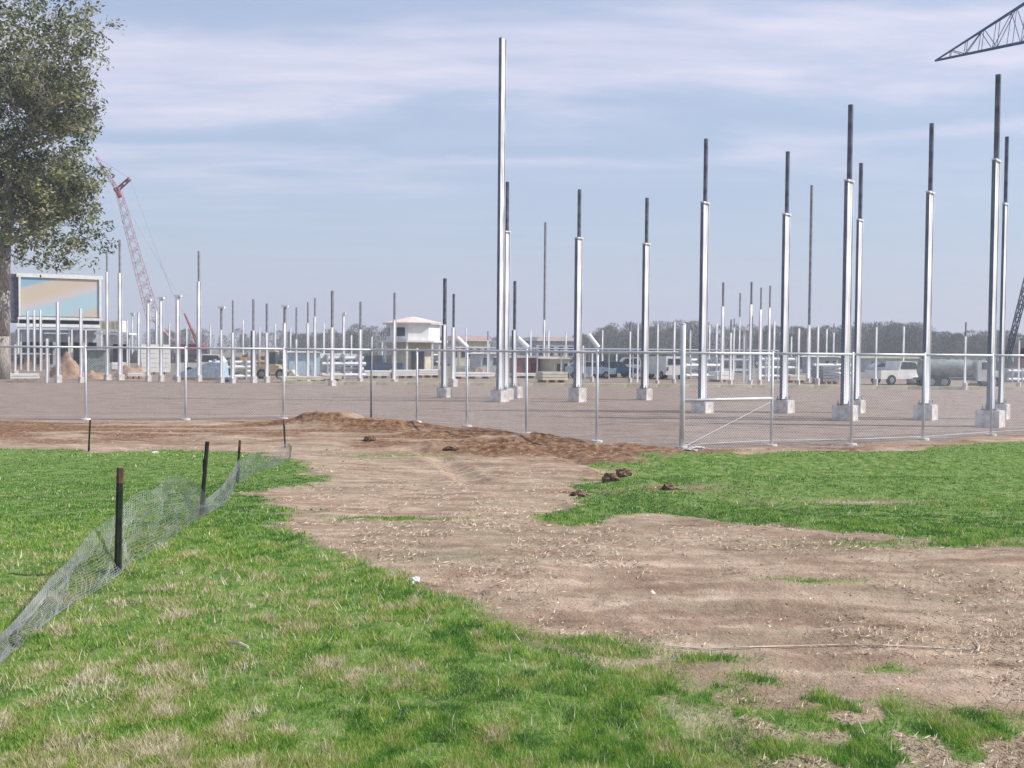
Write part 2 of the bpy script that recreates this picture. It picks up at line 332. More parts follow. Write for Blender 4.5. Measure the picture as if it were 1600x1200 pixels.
tint = .43 + (patch - .5) * .55 + (dry - .5) * .35 + (clump - .5) * 1.1 + (clump2 - .5) * .5 + RNG.normal(0, .13, len(x)) - lush + stR * .16 - .36 * sm((r - 8) / 6) + isB * (fbm(x * 1.2, y * .8, 3, 66) - .5) * .6
tint = np.where(RNG.random(len(x)) < .05 + .13 * stR, RNG.uniform(.8, 1, len(x)), tint)
hh = RNG.uniform(.010, .034, len(x)) * (.3 + .8 * np.clip(patch + lush * 2 - .2, 0, 1) + 1.1 * clump ** 2)
blades('grass', x, y, r, hh, 1.25, np.clip(tint, 0, 1), 'short patchy green lawn grass over the foreground and the right hand bank', 'grass', .6)
# dead straw stems
x, y, r = place(150000, 3.0, 30); g = look(GRc, x, y)
st = np.zeros(len(x))
for p, sx, sy in [(G(300, 930), 1.1, 1.1), (G(90, 1070), .8, .5), (G(60, 905), .8, .9), (G(1320, 785), 2.2, .9), (G(60, 770), 2, .7), (G(100, 712), 4.5, .9), (G(430, 715), 2, 1), (G(345, 800), .8, .8)]:
    st = np.maximum(st, np.exp(-((x - p.x) / sx) ** 2 - ((y - p.y) / sy) ** 2))
keep = RNG.random(len(x)) < (.045 + .17 * st) * (g > .3) * sm((fbm(x * 5, y * 5, 2, 77) - .42) * 6); x, y, r = x[keep], y[keep], r[keep]
blades('dead_grass_stems', x, y, r, RNG.uniform(.02, .07, len(x)), 1.5, RNG.uniform(.9, 1, len(x)), 'pale dead grass stems standing in the green lawn', 'dry grass', .45)
# straw flecks and stones on the bare soil
x, y, r = place(90000, 2.8, 40); g = look(GRc, x, y); keep = (g < .35) & (RNG.random(len(x)) < sm((fbm(x * 1.3, y * 1.3, 3, 81) - .3) * 3)) & (y < fence_y(x) + 1); x, y, r = x[keep], y[keep], r[keep]
n = len(x); z = Z(x, y) + .008; th = RNG.uniform(0, PI, n); ln = RNG.uniform(.008, .034, n) * np.clip(r / 8, .7, 2.2); w = np.maximum(.0022, r * .45 / 1056)
ux, uy = np.cos(th) * ln, np.sin(th) * ln; vx, vy = -np.sin(th) * w, np.cos(th) * w; tz = RNG.uniform(-.01, .02, n)
V = np.stack([np.stack([x - ux, y - uy, z], 1), np.stack([x + vx, y + vy, z + .006], 1), np.stack([x + ux, y + uy, z + tz + .008], 1), np.stack([x - vx, y - vy, z], 1)], 1).reshape(-1, 3)
smat = blade_mat('straw_litter', [(0, (.20, .14, .09)), (.45, (.40, .30, .21)), (1, (.66, .56, .44))], .1)
o = npmesh('straw_litter', V, np.arange(n * 4).reshape(-1, 4), smat, dict(tint=np.repeat(RNG.random(n), 4))); tag(o, 'flecks of straw and mulch strewn over the bare dirt track', 'straw', kind='stuff')
x, y, r = place(13000, 2.8, 45); g = look(GRc, x, y); keep = ((g < .4) | (RNG.random(len(x)) < .05)) & (RNG.random(len(x)) < sm((fbm(x * .9, y * .9, 3, 91) - .3) * 3)) & (y < fence_y(x)); x, y, r = x[keep], y[keep], r[keep]
n = len(x); sz = RNG.uniform(.005, .02, n) * np.clip(r / 10, .8, 2.2) * np.where(RNG.random(n) < .03, 1.9, 1); z = Z(x, y) - sz * .25
oc = np.array([[1, 0, 0], [0, 1, 0], [-1, 0, 0], [0, -1, 0], [0, 0, .8], [0, 0, -.8]]); V = np.stack([x, y, z], 1)[:, None, :] + oc[None] * sz[:, None, None] * RNG.uniform(.6, 1.4, (n, 6, 1))
ft = np.array([[0, 1, 4], [1, 2, 4], [2, 3, 4], [3, 0, 4], [1, 0, 5], [2, 1, 5], [3, 2, 5], [0, 3, 5]]); Fc = (np.arange(n)[:, None, None] * 6 + ft[None]).reshape(-1, 3)
clm = blade_mat('soil_clods', [(0, (.15, .095, .06)), (.6, (.34, .25, .18)), (.96, (.42, .34, .27)), (1, (.75, .72, .68))], 0)
o = npmesh('soil_clods', V.reshape(-1, 3), Fc, clm, dict(tint=np.repeat(RNG.random(n), 6))); tag(o, 'small clods and stones lying over the dirt', 'stones', kind='stuff')

# ------------------------------------------------------------------ steel columns on concrete piers
YAW = math.radians(-39)
def hgt(px, py, D): return WP(px, py, D).z
def column(px, base, shoulder, top, label, wpx=14, upx=6, block=None, cap=None, lower='colpaint', upper='darksteel', group=None, name='steel_column'):
    p = flatG(px, base); D = p.y; sc = D / F
    t = thing(name, label, 'column', (p.x, D, 0), YAW, group); t['kind'] = 'thing'
    bh_ = 0
    if block:
        bw, bhp = block; bh_ = bhp * sc; s = bw * sc / 1.31
        m = MB().box((0, 0, bh_ / 2 - .1), (s, s, bh_ + .2)); m.build('pier_block', 'concrete', t)
        if bw > 20:
            MB().box((0, 0, bh_ + .025), (s * .66, s * .66, .05)).build('base_plate', 'greysteel', t)
            for a in (-1, 1):
                for b in (-1, 1): MB().tube((a * s * .27, b * s * .27, bh_), (a * s * .27, b * s * .27, bh_ + .16), .018, n=6).build('anchor_bolt', 'greysteel', t)
    zt = hgt(px, top, D); zs = hgt(px, shoulder, D) if shoulder else zt
    w = wpx * sc * (.84 if wpx > 9 else .95); rel = math.radians(39) - math.atan((px - 800) / F); fl = w * .34 / math.cos(rel); dep = min(w * 1.7, max(w * .7, w * .66 / math.sin(rel)))
    m = MB(); tf = max(.02, .12 * fl)
    z0 = bh_; h = zs - z0
    # I section: flanges face left/right of the grid, web between them
    if wpx > 7: MB().box((0, -dep / 2 - tf * .6, z0 + h / 2), (fl * 1.04, tf * 1.1, h)).build('flange', 'flange_shade' if lower == 'colpaint' else lower, t)  # left flange coloured darker to imitate its shaded side
    if wpx <= 7: m.box((0, -dep / 2, z0 + h / 2), (fl, tf, h))
    m.box((0, dep / 2, z0 + h / 2), (fl, tf, h)); m.box((0, 0, z0 + h / 2), (max(.02, fl * .45), dep - tf - .004, h - .004))
    m.build('lower_shaft', lower, t)
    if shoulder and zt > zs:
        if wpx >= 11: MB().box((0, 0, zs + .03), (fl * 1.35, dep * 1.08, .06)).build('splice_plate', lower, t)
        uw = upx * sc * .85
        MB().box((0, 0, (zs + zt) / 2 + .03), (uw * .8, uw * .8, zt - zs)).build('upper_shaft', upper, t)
    if cap:
        cw, ch = cap
        MB().box((0, 0, zt + ch * sc / 2), (cw * sc, .3, ch * sc), -YAW).build('head_plate', lower, t)
    return t
gB = 'tall columns with dark upper shafts on concrete piers'; gF = 'distant columns beyond the fence'
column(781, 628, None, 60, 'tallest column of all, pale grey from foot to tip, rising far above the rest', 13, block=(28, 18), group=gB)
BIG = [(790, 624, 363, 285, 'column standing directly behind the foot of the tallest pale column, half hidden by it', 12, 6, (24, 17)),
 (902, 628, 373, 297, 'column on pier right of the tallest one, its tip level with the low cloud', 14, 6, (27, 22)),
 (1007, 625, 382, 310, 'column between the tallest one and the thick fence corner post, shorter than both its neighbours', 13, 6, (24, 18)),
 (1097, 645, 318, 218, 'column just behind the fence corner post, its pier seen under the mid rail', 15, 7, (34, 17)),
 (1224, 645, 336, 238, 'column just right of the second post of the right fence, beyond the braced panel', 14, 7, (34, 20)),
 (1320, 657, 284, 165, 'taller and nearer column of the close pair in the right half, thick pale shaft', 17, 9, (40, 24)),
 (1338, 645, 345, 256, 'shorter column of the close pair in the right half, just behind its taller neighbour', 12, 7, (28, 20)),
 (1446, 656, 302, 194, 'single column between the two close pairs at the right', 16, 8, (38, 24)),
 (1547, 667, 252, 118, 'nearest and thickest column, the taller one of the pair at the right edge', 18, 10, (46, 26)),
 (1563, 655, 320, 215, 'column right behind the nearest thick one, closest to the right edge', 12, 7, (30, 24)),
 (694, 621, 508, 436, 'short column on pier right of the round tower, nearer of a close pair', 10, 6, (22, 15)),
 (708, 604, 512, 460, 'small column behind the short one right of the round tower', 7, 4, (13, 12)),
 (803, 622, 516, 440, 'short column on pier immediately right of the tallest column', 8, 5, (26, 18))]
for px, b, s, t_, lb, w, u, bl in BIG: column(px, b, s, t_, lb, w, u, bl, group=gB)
FAR = [(311, 596, 440, 393, 'tallest column of the left field, beside the red machine', 7, 4, (9, 10), None),
 (188, 594, 427, 375, 'tall white column right of the mural building, the taller of two', 7, 4, (12, 9), None),
 (168, 594, 425, 392, 'tall white column touching the right edge of the mural building', 5, 3, (11, 9), None),
 (519, 603, 512, 455, 'column with long dark tip, highest between red machine and round tower', 7, 5, (12, 9), None),
 (616, 601, 500, 458, 'column standing in front of the left side of the round tower', 6, 4, (11, 8), None),
 (346, 598, 516, 482, 'capped column next right of the tallest column in the left field', 5, 4, (9, 9), (10, 3)),
 (364, 599, 520, 470, 'slim column with dark tip, second right of the tallest column in the left field', 6, 3, (9, 8), None),
 (396, 598, 517, 468, 'thick column with dark tip between red machine and yellow loader', 8, 4, (11, 10), None),
 (417, 598, 520, 475, 'column standing just left of the yellow loader', 6, 4, (9, 10), None),
 (445, 598, 505, 480, 'thick column with small flat head right of the yellow loader', 7, 5, (9, 9), (10, 3)),
 (463, 596, 530, 481, 'thin column left of the pale blue container', 4, 3, (8, 9), None),
 (481, 596, 505, 473, 'column in front of the pale blue container', 5, 3, (8, 9), None),
 (492, 590, 495, 466, 'column at the right end of the pale blue container', 5, 3, None, None),
 (537, 590, None, 492, 'pale column with small dark head just right of the long tipped one', 5, 3, None, (5, 4)),
 (563, 598, 515, 472, 'column just left of the white slab stacks', 6, 4, (8, 8), None),
 (581, 570, None, 526, 'stubby far column between white slabs and round tower', 3, 3, None, None),
 (278, 597, None, 464, 'brownish column with wide flat head left of the red machine', 7, 4, (8, 9), (11, 3)),
 (252, 596, None, 467, 'column with flat head standing in front of the pink crane boom foot', 6, 4, (9, 10), (9, 3)),
 (232, 596, None, 470, 'column with flat head left in front of the pink crane boom', 6, 4, (9, 10), (9, 3)),
 (245, 578, None, 486, 'shorter column squeezed between two flat headed columns by the pink crane', 5, 3, None, None),
 (217, 572, None, 489, 'column right of the white pair, in front of the lumber packs', 5, 3, None, None),
 (207, 566, None, 492, 'short thin column with small white head right of the tall white columns', 3, 3, None, (6, 3)),
 (127, 598, None, 482, 'column in front of the right half of the mural building', 5, 3, (9, 9), None),
 (91, 598, None, 472, 'thickest column in front of the middle of the mural building', 6, 4, (11, 12), None),
 (44, 580, None, 486, 'first of three slim columns before the left part of the mural', 4, 3, None, None),
 (54, 580, None, 485, 'middle one of three slim columns before the left part of the mural', 4, 3, None, None),
 (64, 580, None, 484, 'third and rightmost of three slim columns before the left part of the mural', 4, 3, None, None),
 (74, 598, None, 529, 'low column standing between two taller ones before the mural', 5, 3, None, None),
 (14, 592, None, 488, 'column right beside the big tree trunk', 5, 3, (9, 9), None),
 (24, 588, None, 538, 'short column before the dark opening under the mural building', 4, 3, (9, 9), None),
 (850, 586, 500, 348, 'very slim tall grey mast between the tallest column and the next pier', 5, 4, None, None),
 (1263, 597, 508, 290, 'very slim tall grey mast left of the close pair of columns', 6, 5, (6, 6), None),
 (857, 586, None, 516, 'short column right beside the foot of the slim grey mast', 4, 3, None, None),
 (911, 592, None, 540, 'low thin column behind the column right of the tallest one', 3, 3, (6, 9), None),
 (925, 597, None, 548, 'low column behind a fence post before the blue car', 3, 3, (6, 9), None),
 (963, 590, None, 550, 'low column between blue car and white pickup', 3, 3, None, None),
 (984, 598, 518, 505, 'low thin column beside the white pickup before the wood', 3, 3, (6, 8), None),
 (996, 598, None, 505, 'low thin column just left of the column between the tallest one and the corner post', 3, 3, None, None),
 (1027, 602, None, 506, 'thin column just left of the white van', 3, 2, (6, 8), None),
 (1053, 599, None, 503, 'thin column between white van and fence corner post', 4, 2, (6, 7), None),
 (1119, 592, None, 505, 'low column at the left end of the right hand cluster of far columns', 4, 3, None, None),
 (1128, 597, 479, 442, 'tall white column with a small collar, leftmost tall one of the right hand cluster', 6, 4, None, None),
 (1141, 602, 520, 500, 'low cream column behind the braced fence panel', 4, 3, (7, 9), None),
 (1155, 566, 495, 458, 'far column with dark tip behind the white cross plate', 3, 3, None, None),
 (1163, 596, None, 516, 'thick short column carrying a white cross plate', 6, 4, None, (16, 4)),
 (1172, 602, 476, 441, 'tallest dark tipped column in the middle of the right hand cluster', 6, 4, (8, 8), None),
 (1187, 602, 484, 450, 'dark tipped column, second right of the white cross plate', 6, 3, (7, 9), None),
 (1201, 596, 481, 447, 'rightmost tall column of the right hand cluster', 5, 3, None, None),
 (1209, 572, None, 502, 'short dark edged column left of the column beyond the braced panel', 4, 3, None, None),
 (1247, 604, None, 513, 'low white column left of the very slim mast', 4, 3, (6, 10), None),
 (1277, 602, None, 510, 'low column right of the very slim mast', 4, 3, (8, 11), None),
 (1368, 602, None, 511, 'low white column between the close pair and the white pickup', 4, 3, (7, 10), None),
 (1411, 586, None, 510, 'low white column in front of the wood above the white pickup', 4, 3, None, None),
 (1507, 609, 526, 504, 'low white column before the green tank truck', 5, 3, (8, 11), None),
 (1591, 606, None, 532, 'low white column at the right edge below the dark crane boom', 4, 3, (8, 9), None)]
for px, b, s, t_, lb, w, u, bl, cp in FAR:
    column(px, b, s, t_, lb, w, u, bl, cp, group=gF, upper='greysteel', name='far_column')

for px, tp, lb in ((33, 520, 'between big tree trunk and the three slim mural columns'), (83, 516, 'just left of the thickest column before the mural'), (108, 512, 'between the two columns before the right half of the mural'), (147, 520, 'before the right edge of the mural front'),
        (199, 500, 'just right of the tall white pair'), (265, 506, 'between the wide flat headed brownish column and the pink crane foot'), (292, 512, 'in front of the rear of the red machine'), (329, 508, 'between tallest left field column and the capped one'), (380, 500, 'above the rack of white pipes in the left field'),
        (406, 512, 'above the rack of orange brown pipes'), (430, 506, 'rising behind the yellow loader'), (454, 512, 'at the left end of the pale blue container'), (506, 505, 'at the left end of the low cream building'), (549, 510, 'above the grey pipe rack left of the dark blue pickup'),
        (597, 520, 'just left of the round tower'), (728, 512, 'before the faded red roofed building'), (762, 518, 'between red roofed building and tallest column'), (829, 514, 'right of the dark red open shed'), (884, 518, 'behind the cream cabin with dark doors'), (941, 516, 'above the gap between light blue and blue cars'),
        (1078, 516, 'just right of the fence corner post'), (1108, 508, 'left of the low column starting the right hand cluster'), (1146, 498, 'between the collared column and the white cross plate'), (1236, 512, 'left of the low white column by the slim mast'), (1291, 514, 'above the low rack of pale pipes'), (1302, 506, 'just left of the close pair of columns')):
    column(px, random.uniform(572, 590), tp + 14 if px % 3 == 0 else None, tp, 'thin pale far column ' + lb, 3, 2, None, None, group='thin pale columns far back in the yard', upper='greysteel', name='far_column')

# ------------------------------------------------------------------ site fence
FH = 2.38
fen = thing('chain_link_fence', 'long galvanised chain link fence with top rail crossing the whole site behind the dirt edge', 'fence', (0, 0, 0))
ci = 11
for i, p in enumerate(FP):
    gz = float(Z(p.x, p.y)); r_ = .062 if i == ci else .034
    h = FH + (.66 if i == ci else .03)
    m = MB().tube((p.x, p.y, gz - .15), (p.x, p.y, h), r_, n=10)
    if i == ci: m.tube((p.x, p.y, h), (p.x, p.y, h + .03), r_ * 1.08, r_ * .5, n=10)
    po = m.build('corner_post' if i == ci else 'post', 'galv', fen, True)
    if i != 6:
        MB().tube((p.x, p.y, gz - .1), (p.x, p.y, gz + .05), .19 if i != ci else .16, .15, n=12).build('footing', 'concrete', po)
    else: po.data.materials[0] = MT['greysteel']
for i in range(len(FP) - 1):
    a, b = FP[i], FP[i + 1]; z = FH - .03
    MB().tube((a.x, a.y, z), (b.x, b.y, z), .033, n=8).build('top_rail', 'galv', fen, True)
a, b = FP[ci], FP[ci + 1]
MB().tube((a.x, a.y, 1.20), (b.x, b.y, 1.20), .036, n=8).build('mid_rail', 'galv', fen, True)
MB().tube((b.x, b.y, 1.12), (a.x + .1, a.y, .1), .009, n=5).build('truss_rod', 'galv', fen)
def chainlink(m, a, b, z0, z1, step=.085, r=.0022):
    Lg = math.hypot(b[0] - a[0], b[1] - a[1]); dx, dy = (b[0] - a[0]) / Lg, (b[1] - a[1]) / Lg; H = z1 - z0
    def P(s, z): return (a[0] + dx * s, a[1] + dy * s, z0 + z)
    k = -int(H / step) - 1
    while k * step < Lg + H:
        for sg in (1, -1):
            s0 = k * step; e0, e1 = (s0, s0 + H) if sg > 0 else (s0 + H, s0)
            t0, t1 = 0., 1.
            ds = e1 - e0
            lo, hi = sorted(((0 - e0) / ds, (Lg - e0) / ds)); t0 = max(t0, lo); t1 = min(t1, hi)
            if t1 - t0 > .01:
                m.tube(P(e0 + ds * t0, H * t0), P(e0 + ds * t1, H * t1), r, n=3)
        k += 1
m = MB()
for i in range(len(FP) - 1):
    a, b = FP[i], FP[i + 1]; chainlink(m, a, b, float(Z((a.x + b.x) / 2, (a.y + b.y) / 2)) + .04, FH - .06)
    for z in (.12,): m.tube((a.x, a.y, z), (b.x, b.y, z), .004, n=4)
tag(m.build('wire_mesh', 'galv', fen), kind='stuff')

# far fence
A_, B_ = flatG(690, 590), flatG(1215, 595)
f2 = thing('chain_link_fence', 'low distant fence line seen behind the near fence rail left of the corner post', 'fence', (0, 0, 0))
n = 14; m = MB()
for i in range(n + 1):
    q = A_.lerp(B_, i / n); MB().tube((q.x, q.y, 0), (q.x, q.y, 2.52), .05, n=6).build('post', 'galv', f2)
MB().tube((A_.x, A_.y, 2.5), (B_.x, B_.y, 2.5), .06, n=6).build('top_rail', 'galv', f2)

# ------------------------------------------------------------------ low netting with steel pickets (left foreground)
def picket(bx, by, tx, ty, label, rusty=True, rad=.022):
    b = G(bx, by); tpt = WP(tx, ty, b.y); t = thing('fence_picket', label, 'post', b, 0, 'dark steel pickets along the fallen netting')
    d = tpt - b; n_ = d.normalized()
    k = .86 if rusty else 1.0
    m = MB().tube(Vector((0, 0, -.1)), d * k, rad, n=6); m.box(tuple(d * .4 + Vector((0, rad, 0))), (.012, rad * 2, d.length * .72)); m.build('shaft', 'tpost', t)
    if rusty: MB().tube(d * k, d, rad * 1.02, n=6).build('tip', 'rust', t)
    return b, tpt
picket(183, 898, 188, 731, 'nearest and tallest dark picket with rusty tip, in the wide part of the fallen netting', rad=.024)
picket(313, 806, 324, 690, 'leaning dark picket behind the nearest one, at the far end of the wide netting', False)
picket(370, 755, 375, 688, 'thin dark picket with orange rusty tip beside the narrow netting strip')
picket(446, 700, 443, 655, 'small rusty picket at the far end of the netting by the dirt edge', rad=.02)
picket(138, 706, 141, 656, 'small lone picket standing in the grass left of the netting', False, .02)
nets = thing('netting_fence', 'grey green plastic netting sagging to the grass between dark pickets', 'netting', G(183, 898))
NB = G(183, 898)
def net(rows, name, dens=(90, 26), rad=.0016):
    # rows: list of (lower px, upper px, upper height above ground) along the run
    lo = [G(*q[0]) for q in rows]; 
    upg = []
    for q, l in zip(rows, lo):
        upg.append(WP(q[1][0], q[1][1], l.y + q[2]))
    nu, nv = dens; m = MB()
    ts = np.linspace(0, len(rows) - 1, nu)
    lo_a = np.array([list(v) for v in lo]); up_a = np.array([list(v) for v in upg]); k = np.arange(len(rows))
    def cr_(arr, t):
        i = np.clip(np.floor(t).astype(int), 0, len(arr) - 2); f = t - i
        p0 = arr[np.clip(i - 1, 0, None)]; p1 = arr[i]; p2 = arr[i + 1]; p3 = arr[np.clip(i + 2, None, len(arr) - 1)]; f = f[:, None]
        return .5 * (2 * p1 + (p2 - p0) * f + (2 * p0 - 5 * p1 + 4 * p2 - p3) * f * f + (3 * p1 - p0 - 3 * p2 + p3) * f ** 3)
    Lo = cr_(lo_a, ts); Up = cr_(up_a, ts)
    grid = np.zeros((nu, nv, 3))
    for j in range(nv):
        v = j / (nv - 1); rg_ = (vn(ts * 1.7, ts * 0, 15) - .5) * .30; vv = v * (1 + rg_); P = Lo * (1 - vv)[:, None] + Up * vv[:, None]
        wob = (vn(ts * 2.2, np.full(nu, v * 3.), 13) - .5) * .12 + (vn(ts * 7, np.full(nu, v * 7.), 14) - .5) * .05
        P = P + np.stack([wob, wob * .8, np.abs(wob) * .3], 1) * math.sin(PI * min(1, v * 1.2 + .05)) 
        P[:, 2] = np.maximum(P[:, 2], Z(P[:, 0], P[:, 1]) + .015)
        grid[:, j] = P
    grid -= np.array(list(NB))
    for i in range(nu):
        for j in range(nv):
            if i < nu - 1: m.tube(grid[i, j], grid[i + 1, j], rad, n=3)
            if j < nv - 1: m.tube(grid[i, j], grid[i, j + 1], rad, n=3)
    o = m.build(name, 'net', nets); tag(o, kind='stuff')
net([((-260, 1300), (-330, 1260), .25), ((-120, 1150), (-150, 1095), .3), ((0, 1045), (0, 988), .35), ((60, 990), (65, 925), .4), ((110, 950), (120, 860), .45), ((180, 903), (175, 806), .5), ((230, 868), (235, 762), .3), ((275, 838), (270, 742), .2), ((303, 815), (300, 752), .1), ((318, 808), (322, 775), .05)], 'mesh_sheet', (150, 26), .0017)
net([((320, 806), (318, 782), .05), ((342, 795), (342, 765), .1), ((357, 782), (362, 735), .1), ((370, 757), (374, 720), .05)], 'mesh_sheet', (36, 18), .0024)
net([((372, 757), (374, 722), .05), ((395, 740), (398, 708), .1), ((425, 732), (425, 706), .1), ((446, 722), (447, 695), .05), ((456, 718), (456, 697), .0)], 'mesh_sheet', (46, 14), .003)

# ------------------------------------------------------------------ small things on the ground
pts = [G(x_, y_) + Vector((0, 0, .012)) for x_, y_ in [(1040, 1012), (1100, 1017), (1170, 1016), (1240, 1013), (1310, 1012), (1380, 1013), (1440, 1015), (1500, 1018), (1528, 1022), (1530, 1012), (1524, 1004)]]
m = MB().path(pts, .0045, 5); tag(m.build('rope', 'rope'), 'thin pale cord lying across the bare dirt at lower right', 'cord')
def rock(px, py, w, h, label, mat, name='rock', cat='rock'):
    b = G(px, py); import bmesh
    bm = bmesh.new(); bmesh.ops.create_icosphere(bm, subdivisions=4, radius=1)
    for v in bm.verts:
        k = .45 + .6 * float(vn(v.co.x * 2 + 5 + px, v.co.y * 2 + v.co.z * 1.7, 2)) + .4 * float(vn(v.co.x * 6 + px, v.co.z * 6 + v.co.y * 5, 4)); v.co = Vector((v.co.x * w * k, v.co.y * w * .7 * k, v.co.z * h * k))
    me = bpy.data.meshes.new(name); bm.to_mesh(me); bm.free(); me.materials.append(MT[mat]); o = bpy.data.objects.new(name, me); COL.objects.link(o); o.location = b + Vector((0, 0, h * .3)); tag(o, label, cat); return o
rock(955, 752, .15, .12, 'dark upturned clod of earth at the left end of the green bank', 'clod', 'earth_clod', 'clod')
rock(975, 744, .17, .11, 'second dark clod leaning against the first at the bank end', 'clod', 'earth_clod', 'clod')
rock(1045, 764, .14, .07, 'brown clod in the bare patch of the green bank', 'clod', 'earth_clod', 'clod')
rock(905, 776, .12, .06, 'flat clod on the dirt beside the left tip of the green bank', 'clod', 'earth_clod', 'clod')
rock(1085, 704, .22, .07, 'pale flat concrete chunk beside the foot of the fence corner post', 'concrete')
rock(648, 912, .04, .03, 'small white stone on the edge of the grass', 'white')
rock(241, 709, .09, .05, 'small white scrap lying in the far left grass', 'white', 'scrap', 'litter')
rock(705, 703, .18, .07, 'dark lump of turned soil on the dirt track left of the green bank', 'clod', 'earth_clod', 'clod')
rock(578, 689, .16, .1, 'small dark clod on the dirt in front of the mound', 'clod', 'earth_clod', 'clod')
m = MB(); a = G(360, 1012); b = G(388, 1018)
m.path([a + Vector((0, 0, .03)), a.lerp(b, .5) + Vector((0, 0, .035)), b + Vector((0, 0, .02))], .008, 5); tag(m.build('twig', 'rope'), 'pale curved twig lying in the foreground grass', 'twig')

# kerb beyond the piers
ka, kb = flatG(440, 600), flatG(1900, 612)
m = MB(); nseg = 30; ks = tag(bpy.data.objects.new('kerb', None), kind='structure'); COL.objects.link(ks); ks.location = ka
d = kb - ka; yw = math.atan2(d.y, d.x); ln = d.length / nseg
me0 = None
for i in range(nseg):
    c_ = d * ((i + .5) / nseg)
    if me0 is None:
        o = MB().box((0, 0, .1), (ln - .03, .25, .22)).build('kerb_stone', 'kerb', ks); me0 = o.data
    else:
        o = bpy.data.objects.new('kerb_stone', me0); COL.objects.link(o); o.parent = ks
    o.location = (c_.x, c_.y, 0); o.rotation_euler = (0, 0, yw)

# ------------------------------------------------------------------ far buildings
def at(px, D): q = WP(px, 546, D); return Vector((q.x, D, 0))
# mural building
D = 113.; s = D / F
mb = thing('painted_building', 'raised white framed building with diagonal tan and blue front beside the big tree', 'building', at(95, D), math.radians(28))
hz = lambda y: hgt(95, y, D)
w = 120 * s; z0, z1 = hz(498), hz(432)
mm = bpy.data.materials.new('diagonal_paint'); mm.use_nodes = True; nt = mm.node_tree; b = nt.nodes['Principled BSDF']; b.inputs['Roughness'].default_value = .6
tc = N('ShaderNodeTexCoord'); se = N('ShaderNodeSeparateXYZ'); L(tc.outputs['Generated'], se.inputs[0])
v = math_('SUBTRACT', se.outputs[2], math_('MULTIPLY', se.outputs[0], .62))
v = math_('ADD', math_('MULTIPLY', v, .62), .38)
L(ramp(v, [(.10, (.56, .47, .38)), (.20, (.40, .56, .60)), (.40, (.40, .56, .63)), (.50, (.60, .52, .52)), (.62, (.58, .49, .37)), (.80, (.58, .49, .40)), (.86, (.26, .44, .56))]), b.inputs['Base Color'])
MB().box((0, 1.2, (z0 + z1) / 2), (w - .2, 2.4, z1 - z0 - .05)).build('upper_storey', 'grey', mb)
MB().box((0, -.05, (z0 + z1) / 2), (w - .6, .08, z1 - z0 - .5)).build('painted_panel', mm, mb)
for (cx_, cz_, dx_, dz_) in ((0, z1, w + .3, .42), (0, z0, w + .1, .22), (-w / 2 + .15, (z0 + z1) / 2, .22, z1 - z0 - .35), (w / 2 - .15, (z0 + z1) / 2, .22, z1 - z0 - .35)):
    MB().box((cx_, -.12, cz_), (dx_, .22, dz_)).build('frame', 'white', mb)
MB().box((-w / 2 - .35, 1.2, (z0 + z1) / 2 - .2), (.66, 2.3, z1 - z0 + .6)).build('side_wall', 'darksteel', mb)
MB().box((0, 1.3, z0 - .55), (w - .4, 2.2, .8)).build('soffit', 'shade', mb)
MB().box((.1, -.1, hz(509)), (w + .6, .3, .35)).build('beam', 'white', mb)
MB().box((0, 1.6, hz(509) / 2 - .2), (w + .3, 2.0, hz(509) - .5)).build('ground_storey', 'grey', mb)
for i, xx in enumerate((-3.6, -2.5, -1.2, .4, 1.8, 3.2)):
    f_ = MB().box((xx, .56, 1.6), (.9, .1, 2.3)).build('doorway', 'shade', mb)
for xx in (-4.1, -1.9, -.35, 1.1, 2.5, 4.1):
    MB().box((xx, -.05, hz(511) / 2), (.16, .2, hz(511))).build('leg', 'white', mb)
MB().box((-.4, -.4, hz(521)), (2.6, .6, .12)).build('awning', 'lightblue', mb)
an = thing('site_cabin', 'small white and yellow cabin attached right of the mural building', 'cabin', at(172, D - 1))
MB().box((0, 1, hz(509)), (2.2, 1.6, 1.15)).build('body', 'white', an)
for xx in (-.75, -.25, .25, .75): MB().box((xx, .18, hz(508)), (.3, .06, .8)).build('window', 'yellow', an)
MB().box((.3, .9, hz(521)), (3.6, 2.2, .16)).build('deck', 'white', an)
for xx in (-.9, 1.6): MB().box((xx, 1, hz(523) / 2), (.2, .2, hz(523))).build('leg', 'grey', an)
MB().box((.5, 1.6, 1.5), (1.5, .2, 2.2)).build('doorway', 'shade', an)

# round two storey tower
D = 100.; s = D / F; hz = lambda y: hgt(645, y, D)
tw = thing('round_tower', 'small eight sided two storey tower with pale red roof and white balcony', 'building', at(645, D), math.radians(18))
def octo(r, z0, z1, r2=None):
    r2 = r if r2 is None else r2; m = MB(); P = [(r_ * math.cos(PI / 8 + i * PI / 4), r_ * math.sin(PI / 8 + i * PI / 4), z_) for r_, z_ in ((r, z0), (r2, z1)) for i in range(8)]
    return m.poly(P, [(i, (i + 1) % 8, 8 + (i + 1) % 8, 8 + i) for i in range(8)] + [tuple(range(7, -1, -1)), tuple(range(8, 16))])
octo(2.55, hz(532), hz(505)).build('upper_wall', 'white', tw)
octo(2.95, hz(505), hz(495), .25).build('roof', 'roofred', tw)
octo(2.9, hz(507), hz(505.2)).build('eaves', 'white', tw)
octo(3.35, hz(535), hz(532)).build('balcony', 'white', tw)
octo(2.0, 0, hz(535)).build('lower_wall', 'cream', tw)
for i in (3, 4, 7):
    a_ = PI / 8 + i * PI / 4 + PI / 8; rr_ = 2.55 * math.cos(PI / 8) + .02
    MB().box((rr_ * math.cos(a_), rr_ * math.sin(a_), (hz(528) + hz(510)) / 2), (.08, 1.25, .8), a_).build('window', 'glass', tw)
